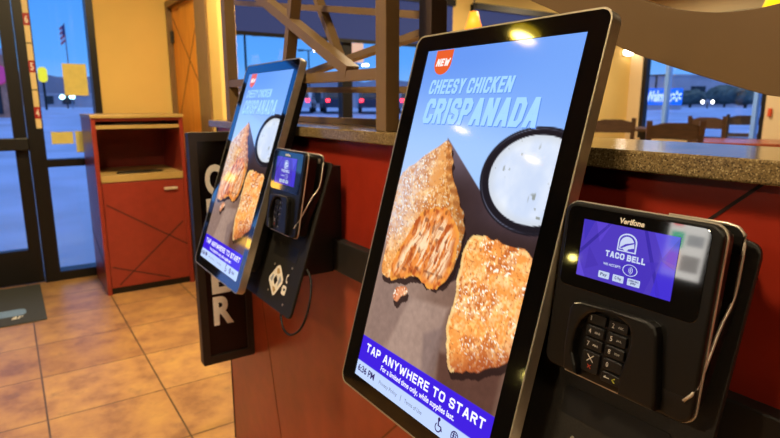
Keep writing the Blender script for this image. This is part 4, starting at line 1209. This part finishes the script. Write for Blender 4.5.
def car(lab, px, D, rz, m, lights='tail'):
    p = hor(px, D); g = gz(p.length)
    t = thing('parked_car', lab, 'car', (p.x, p.y, g), rz, 'cars in the parking lot')
    bm = bmesh.new()
    pr = [(-2.2, 0.35), (2.2, 0.35), (2.25, 0.75), (1.3, 0.92), (0.7, 1.42), (-1.2, 1.45), (-1.9, 0.95), (-2.25, 0.9)]
    prism(bm, pr, -0.88, 0.88, lambda a, b, c: Vector((a, c, b)), 0, 0.06); mk('car_body', bm, M[m], t)
    bm = bmesh.new()
    for s in (-1, 1): prism(bm, [(-1.55, 0.97), (1.1, 0.97), (0.62, 1.36), (-1.15, 1.38)], s * 0.885, s * 0.89, lambda a, b, c: Vector((a, c, b)))
    prism(bm, [(-0.72, 0.99), (0.72, 0.99), (0.62, 1.40), (-0.62, 1.40)], 0, 0.02, lambda a, b, c: Vector((-1.93 + (b - 0.95) * 1.38 - c, a, b)))
    mk('car_window', bm, M['carglass'], t)
    for x in (-1.4, 1.4):
        for s in (-1, 1):
            bm = bmesh.new(); lathe(bm, [(0.2, -0.1), (0.33, -0.1), (0.33, 0.1), (0.2, 0.1)], 16)
            for v in bm.verts: v.co = Vector((v.co.x + x, s * 0.82 + v.co.z, v.co.y + 0.33))
            mk('wheel', bm, M['tyre'], t)
    for s in (-1, 1):
        bm = bmesh.new(); box(bm, (-2.29, s * 0.68 - 0.12, 0.72), (-2.2, s * 0.68 + 0.12, 0.92), 0.02); mk('tail_light', bm, M['tail'], t)
for i, (lab, px, D, m, da) in enumerate([
        ('grey car with red tail lights left of the lattice gap', 266, 40, 'cargrey', 0.1), ('white car with lit tail lights beyond the lattice', 301, 40, 'carwhite', -0.1),
        ('dark car left of the dark window mullion beyond the lattice', 335, 40, 'cardark', 0.1), ('dark car with red lights right of the dark window mullion', 372, 40, 'cardark', 0.0),
        ('grey car seen right of the brown lattice post', 409, 40, 'cargrey', 0.1)]):
    dv = hor(px, 1)
    car(lab, px, D, math.atan2(dv.y, dv.x) + da, m)

def pole_thing(name, lab, cat, px, D, ytop, group=None):
    p = hor(px, D); g = gz(p.length)
    return thing(name, lab, cat, (p.x, p.y, g), math.atan2(-p.x, p.y), group), (105 - ytop) / 580.0 * D + H - g
# lamp pole left of the lattice
for px, D, yt, lab in ((248, 60, 37, 'tall street lamp pole seen through the left of the lattice'), (654, 70, 76, 'street lamp pole behind the blue store sign'), (310, 90, 52, 'far street lamp beyond the middle of the lattice'), (357, 80, 66, 'far street lamp right of the window mullion')):
    t, h = pole_thing('street_lamp', lab, 'street lamp', px, D, yt)
    bm = bmesh.new(); tube(bm, [(0, 0, 0), (0, 0, h)], 0.12); mk('pole', bm, M['bronze'], t)
    bm = bmesh.new(); tube(bm, [(-1.2, 0, h), (1.2, 0, h)], 0.08); mk('arm', bm, M['bronze'], t)
    lit = px in (310, 357)
    for s in (-1, 1):
        bm = bmesh.new(); box(bm, (s * 1.2 - 0.45, -0.3, h - 0.12), (s * 1.2 + 0.45, 0.3, h + 0.12), 0.03); mk('lamp_head', bm, M['head'] if (lit and s > 0) else M['bronze'], t)
# orange-white lit sign
t, h = pole_thing('roadside_sign', 'small lit roadside sign right of the lattice bars', 'sign', 357, 50, 45)
bm = bmesh.new(); box(bm, (-0.6, -0.1, h - 1.6), (0.6, 0.1, h), 0.08); mk('sign_face', bm, mat('peach_lit_sign', rgb(250, 190, 140), 0.5, emit=rgb(250, 180, 120), es=0.9), t)
bm = bmesh.new(); tube(bm, [(0, 0, 0), (0, 0, h - 1.6)], 0.1); mk('pole', bm, M['pole'], t)
# yellow pill sign, flag, lamp head through the sidelight
t, h = pole_thing('roadside_sign', 'tall yellow rounded sign on a pole seen through the sidelight', 'sign', 46.5, 40, 68)
bm = bmesh.new(); prism(bm, rrect(-0.28, h - 1.0, 0.28, h, 0.24, 6), -0.08, 0.08, lambda a, b, c: Vector((a, c, b)), 0); mk('sign_face', bm, M['yellowsign'], t)
bm = bmesh.new(); tube(bm, [(0, 0, 0), (0, 0, h - 1.0)], 0.08); mk('pole', bm, M['bronze'], t)
t, h = pole_thing('flagpole', 'white flagpole with striped flag beyond the sidelight', 'flagpole', 73, 45, 26)
bm = bmesh.new(); tube(bm, [(0, 0, 0), (0, 0, h)], 0.05); mk('pole', bm, M['pole'], t)
bm = bmesh.new()
for k in range(7):
    z0 = h - 0.1 - k * 0.18
    wv = lambda a, b, c: Vector((a, 0.12 * sin(a * 5 + b), b + 0.9 * a))
    for j in range(4):
        flat(bm, [(-0.02 - j * .08, z0), (-0.02 - j * .08 - .08, z0), (-0.02 - j * .08 - .08, z0 - .18), (-0.02 - j * .08, z0 - .18)], 0, wv, 1 if k % 2 == 0 else 0)
flat(bm, [(-0.02, h - 0.09), (-0.16, h - 0.09), (-0.16, h - 0.82), (-0.02, h - 0.82)], 0, lambda a, b, c: Vector((a, 0.12 * sin(a * 5 + b) - 0.01, b + 0.9 * a)), 2)
mk('flag', bm, [M['flag'], M['flagred'], M['flagblue']], t)
t, h = pole_thing('street_lamp', 'street lamp with cool green-white glow beyond the sidelight', 'street lamp', 68, 50, 97)
bm = bmesh.new(); tube(bm, [(0, 0, 0), (0, 0, h)], 0.07); mk('pole', bm, M['bronze'], t)
for x in (-0.35, 0.4):
    bm = bmesh.new(); lathe(bm, [(0.01, -0.22), (0.2, -0.1), (0.22, 0.05), (0.01, 0.2)], 10, (x, 0, h)); mk('lamp_head', bm, M['greenlamp'], t, True)
# amber shop signs off to the left of the entrance (mirrored in the far kiosk)
for lab, X_, z_ in (('upper amber lit sign outside, left of the entrance', -7.8, 3.45), ('lower amber lit sign outside, left of the entrance', -9.3, 1.35)):
    t = thing('roadside_sign', lab, 'sign', (X_, 25, gz(26)), 0)
    h = z_ - gz(26)
    bm = bmesh.new(); box(bm, (-0.75, -0.1, h - 0.2), (0.75, 0.1, h + 0.2), 0.05); mk('sign_face', bm, mat('amber_lit_sign', rgb(250, 170, 50), 0.5, emit=(1.0, 0.5, 0.06, 1), es=6), t)
    bm = bmesh.new(); tube(bm, [(0, 0.2, 0), (0, 0.2, h)], 0.06); mk('pole', bm, M['bronze'], t)
# buildings
def building(lab, px0, px1, D, ytop, m, wins=(), depth=6):
    p0, p1 = hor(px0, D), hor(px1, D); g = gz(min(p0.length, 48))
    c = (p0 + p1) / 2; w = (p1 - p0).length; rz = math.atan2((p1 - p0).y, (p1 - p0).x)
    h = (105 - ytop) / 580.0 * D + H - g
    t = thing('building', lab, 'building', (c.x, c.y, g), rz)
    bm = bmesh.new(); box(bm, (-w / 2, 0, -0.5), (w / 2, depth, h)); mk('wall', bm, M[m], t)
    bm = bmesh.new(); box(bm, (-w / 2 - 0.15, -0.15, h), (w / 2 + 0.15, depth, h + 0.3)); mk('parapet', bm, M['store'], t)
    for a, b, z0, z1 in wins:
        bm = bmesh.new(); box(bm, (a * w - w / 2, -0.06, z0), (b * w - w / 2, 0.0, z1)); mk('window', bm, M['carglass'], t)
    return t, w, h
t, w, h = building('brick building with pink sign seen through the glass door', -90, 9, 30, 56, 'brick', [(0.2, 0.45, 0.3, 1.6), (0.86, 0.94, 0.1, 1.5)], 0.4)
bm = bmesh.new(); prism(bm, [(w / 2 - 0.35 + 0.5 * cos(k * pi / 10), h - 1.0 + 0.5 * sin(k * pi / 10)) for k in range(20)], 0, 0.12, lambda a, b, c: Vector((a, -c, b))); mk('round_sign', bm, M['pink'], t)
building('long low building beyond the sidelight', 40, 98, 75, 96, 'store', [(0.1, 0.25, 0.4, 1.5), (0.4, 0.6, 0.4, 1.5)])
building('low strip of shops beyond the lattice', 236, 345, 70, 90, 'store', [(0.1, 0.3, 0.5, 2), (0.5, 0.8, 0.5, 2)])
building('low building right of the lattice mullion', 352, 420, 60, 92, 'store', [(0.2, 0.5, 0.5, 2)])
building('grey purple big store front behind the blue sign', 655, 752, 85, 77, 'store', [(0.35, 0.5, 0.4, 3), (0.6, 0.75, 0.4, 3)], 20)
# blue store sign on low block wall
D = 42
p0, p1 = hor(643, D), hor(681, D); c = (p0 + p1) / 2; w = (p1 - p0).length; g = gz(c.length)
t = thing('store_sign', 'blue roadside store sign with white lettering and burst emblem', 'sign', (c.x, c.y, g), math.atan2((p1 - p0).y, (p1 - p0).x))
za, zb = (105 - 105) / 580 * D + H - g, (105 - 88.5) / 580 * D + H - g
bm = bmesh.new(); box(bm, (-w / 2, -0.1, za), (w / 2, 0.2, zb), 0.03); mk('sign_face', bm, M['storeblue'], t)
bm = bmesh.new(); box(bm, (-w / 2, -0.05, -0.3), (w / 2, 0.25, za)); mk('block_base', bm, M['store'], t)
bm = bmesh.new()
ff2 = lambda a, b, c: Vector((a, -0.11 - c, -b))
text(bm, 'Walmart', -w * 0.45, -(za + 0.85 * (zb - za)), w * 0.21, -(za + 0.2 * (zb - za)), 0, ff2, 0, 0.03)
for k in range(6):
    a = pi / 2 + k * pi / 3; cx_, cz_ = w * 0.34, za + 0.52 * (zb - za)
    bar(bm, (cx_ + 0.12 * cos(a), -0.115, cz_ + 0.12 * sin(a)), (cx_ + 0.38 * cos(a), -0.115, cz_ + 0.38 * sin(a)), 0.13, 0.01, 0, (0, 1, 0))
mk('lettering', bm, M['signwhite'], t)
# trees
def tree(lab, px, D, ytop, r):
    p = hor(px, D); g = gz(p.length); h = (105 - ytop) / 580.0 * D + H - g
    t = thing('tree', lab, 'tree', (p.x, p.y, g), 0, 'trees by the store')
    bm = bmesh.new()
    b2 = bmesh.new(); bmesh.ops.create_icosphere(b2, subdivisions=4, radius=1)
    for v in b2.verts:
        q = v.co.normalized(); k = 0.65 + 0.65 * float(fbm(np.array(q.x * 3 + 9 + px), np.array(q.y * 3 + q.z * 2 + 9), 3))
        v.co = Vector((q.x * r * k, q.y * r * k, q.z * (h * 0.42) * k + h * 0.58))
    merge(bm, b2); mk('crown', bm, M['tree'], t)
    bm = bmesh.new(); tube(bm, [(0, 0, -0.2), (0, 0, h * 0.5)], 0.15); mk('trunk', bm, M['chair'], t)
tree('tall dusk tree right of the blue sign', 690, 62, 90, 1.6); tree('bushy dusk tree left of the pale mullion', 745, 56, 86, 1.9)
tree('tall dusk tree behind the middle of the dining window', 724, 72, 86, 2.0); tree('dark bush at the right end of the dining window', 770, 46, 90, 1.4)
t, h = pole_thing('street_lamp', 'pair of warm lot lights glowing in front of the grey store', 'street lamp', 707, 50, 102)
bm = bmesh.new(); tube(bm, [(0, 0, 0), (0, 0, h)], 0.06); mk('pole', bm, M['bronze'], t)
for x in (-0.38, 0.38):
    bm = bmesh.new(); lathe(bm, [(0.01, -0.15), (0.11, -0.06), (0.11, 0.06), (0.01, 0.15)], 10, (x, 0, h)); mk('lamp_head', bm, M['head'], t, True)

# ------------------------------------------------------------------ sky and lamps
w = bpy.data.worlds.new('dusk'); scn.world = w; w.use_nodes = True
nt = w.node_tree; bg = nt.nodes['Background']
tc = nt.nodes.new('ShaderNodeTexCoord'); sp = nt.nodes.new('ShaderNodeSeparateXYZ'); rp = nt.nodes.new('ShaderNodeValToRGB')
nt.links.new(tc.outputs['Generated'], sp.inputs[0]); nt.links.new(sp.outputs[2], rp.inputs[0]); nt.links.new(rp.outputs[0], bg.inputs[0])
e = rp.color_ramp.elements
e[0].position = 0.0; e[0].color = rgb(140, 186, 240)
e[1].position = 1.0; e[1].color = rgb(196, 206, 240)
x = e.new(0.07); x.color = rgb(92, 164, 240)
x = e.new(0.30); x.color = rgb(46, 132, 232)
x = e.new(0.45); x.color = rgb(120, 170, 240)
bg.inputs[1].default_value = 1.25

def area(name, loc, size, power, col, rot=(0, 0, 0), shape='DISK', spread=pi):
    l = bpy.data.lights.new(name, 'AREA'); l.energy = power; l.color = col; l.shape = shape; l.size = size; l.spread = spread
    o = bpy.data.objects.new(name, l); COL.objects.link(o); o.location = loc; o.rotation_euler = rot
    return o
WARM = (1.0, 0.79, 0.50)
for nm, loc, pw in (('fill_order', (-0.35, 0.95, 2.9), 46), ('fill_left', (-2.6, 0.8, 2.9), 46), ('lamp_cabinet', (0.62, 3.25, 2.95), 84), ('lamp_back', (-0.6, -1.6, 2.9), 30),
                    ('lamp_dining_near', (2.2, 2.6, 2.9), 48), ('lamp_dining_mid', (4.2, 3.9, 2.9), 52), ('lamp_dining_far', (6.6, 4.0, 2.9), 62), ('lamp_dining_right', (5.0, 1.0, 2.9), 44)):
    area(nm, loc, 0.3, pw, (1.0, 0.74, 0.36) if nm == 'lamp_cabinet' else WARM)  # area lights without fixtures; the order and left fills avoid screen reflections
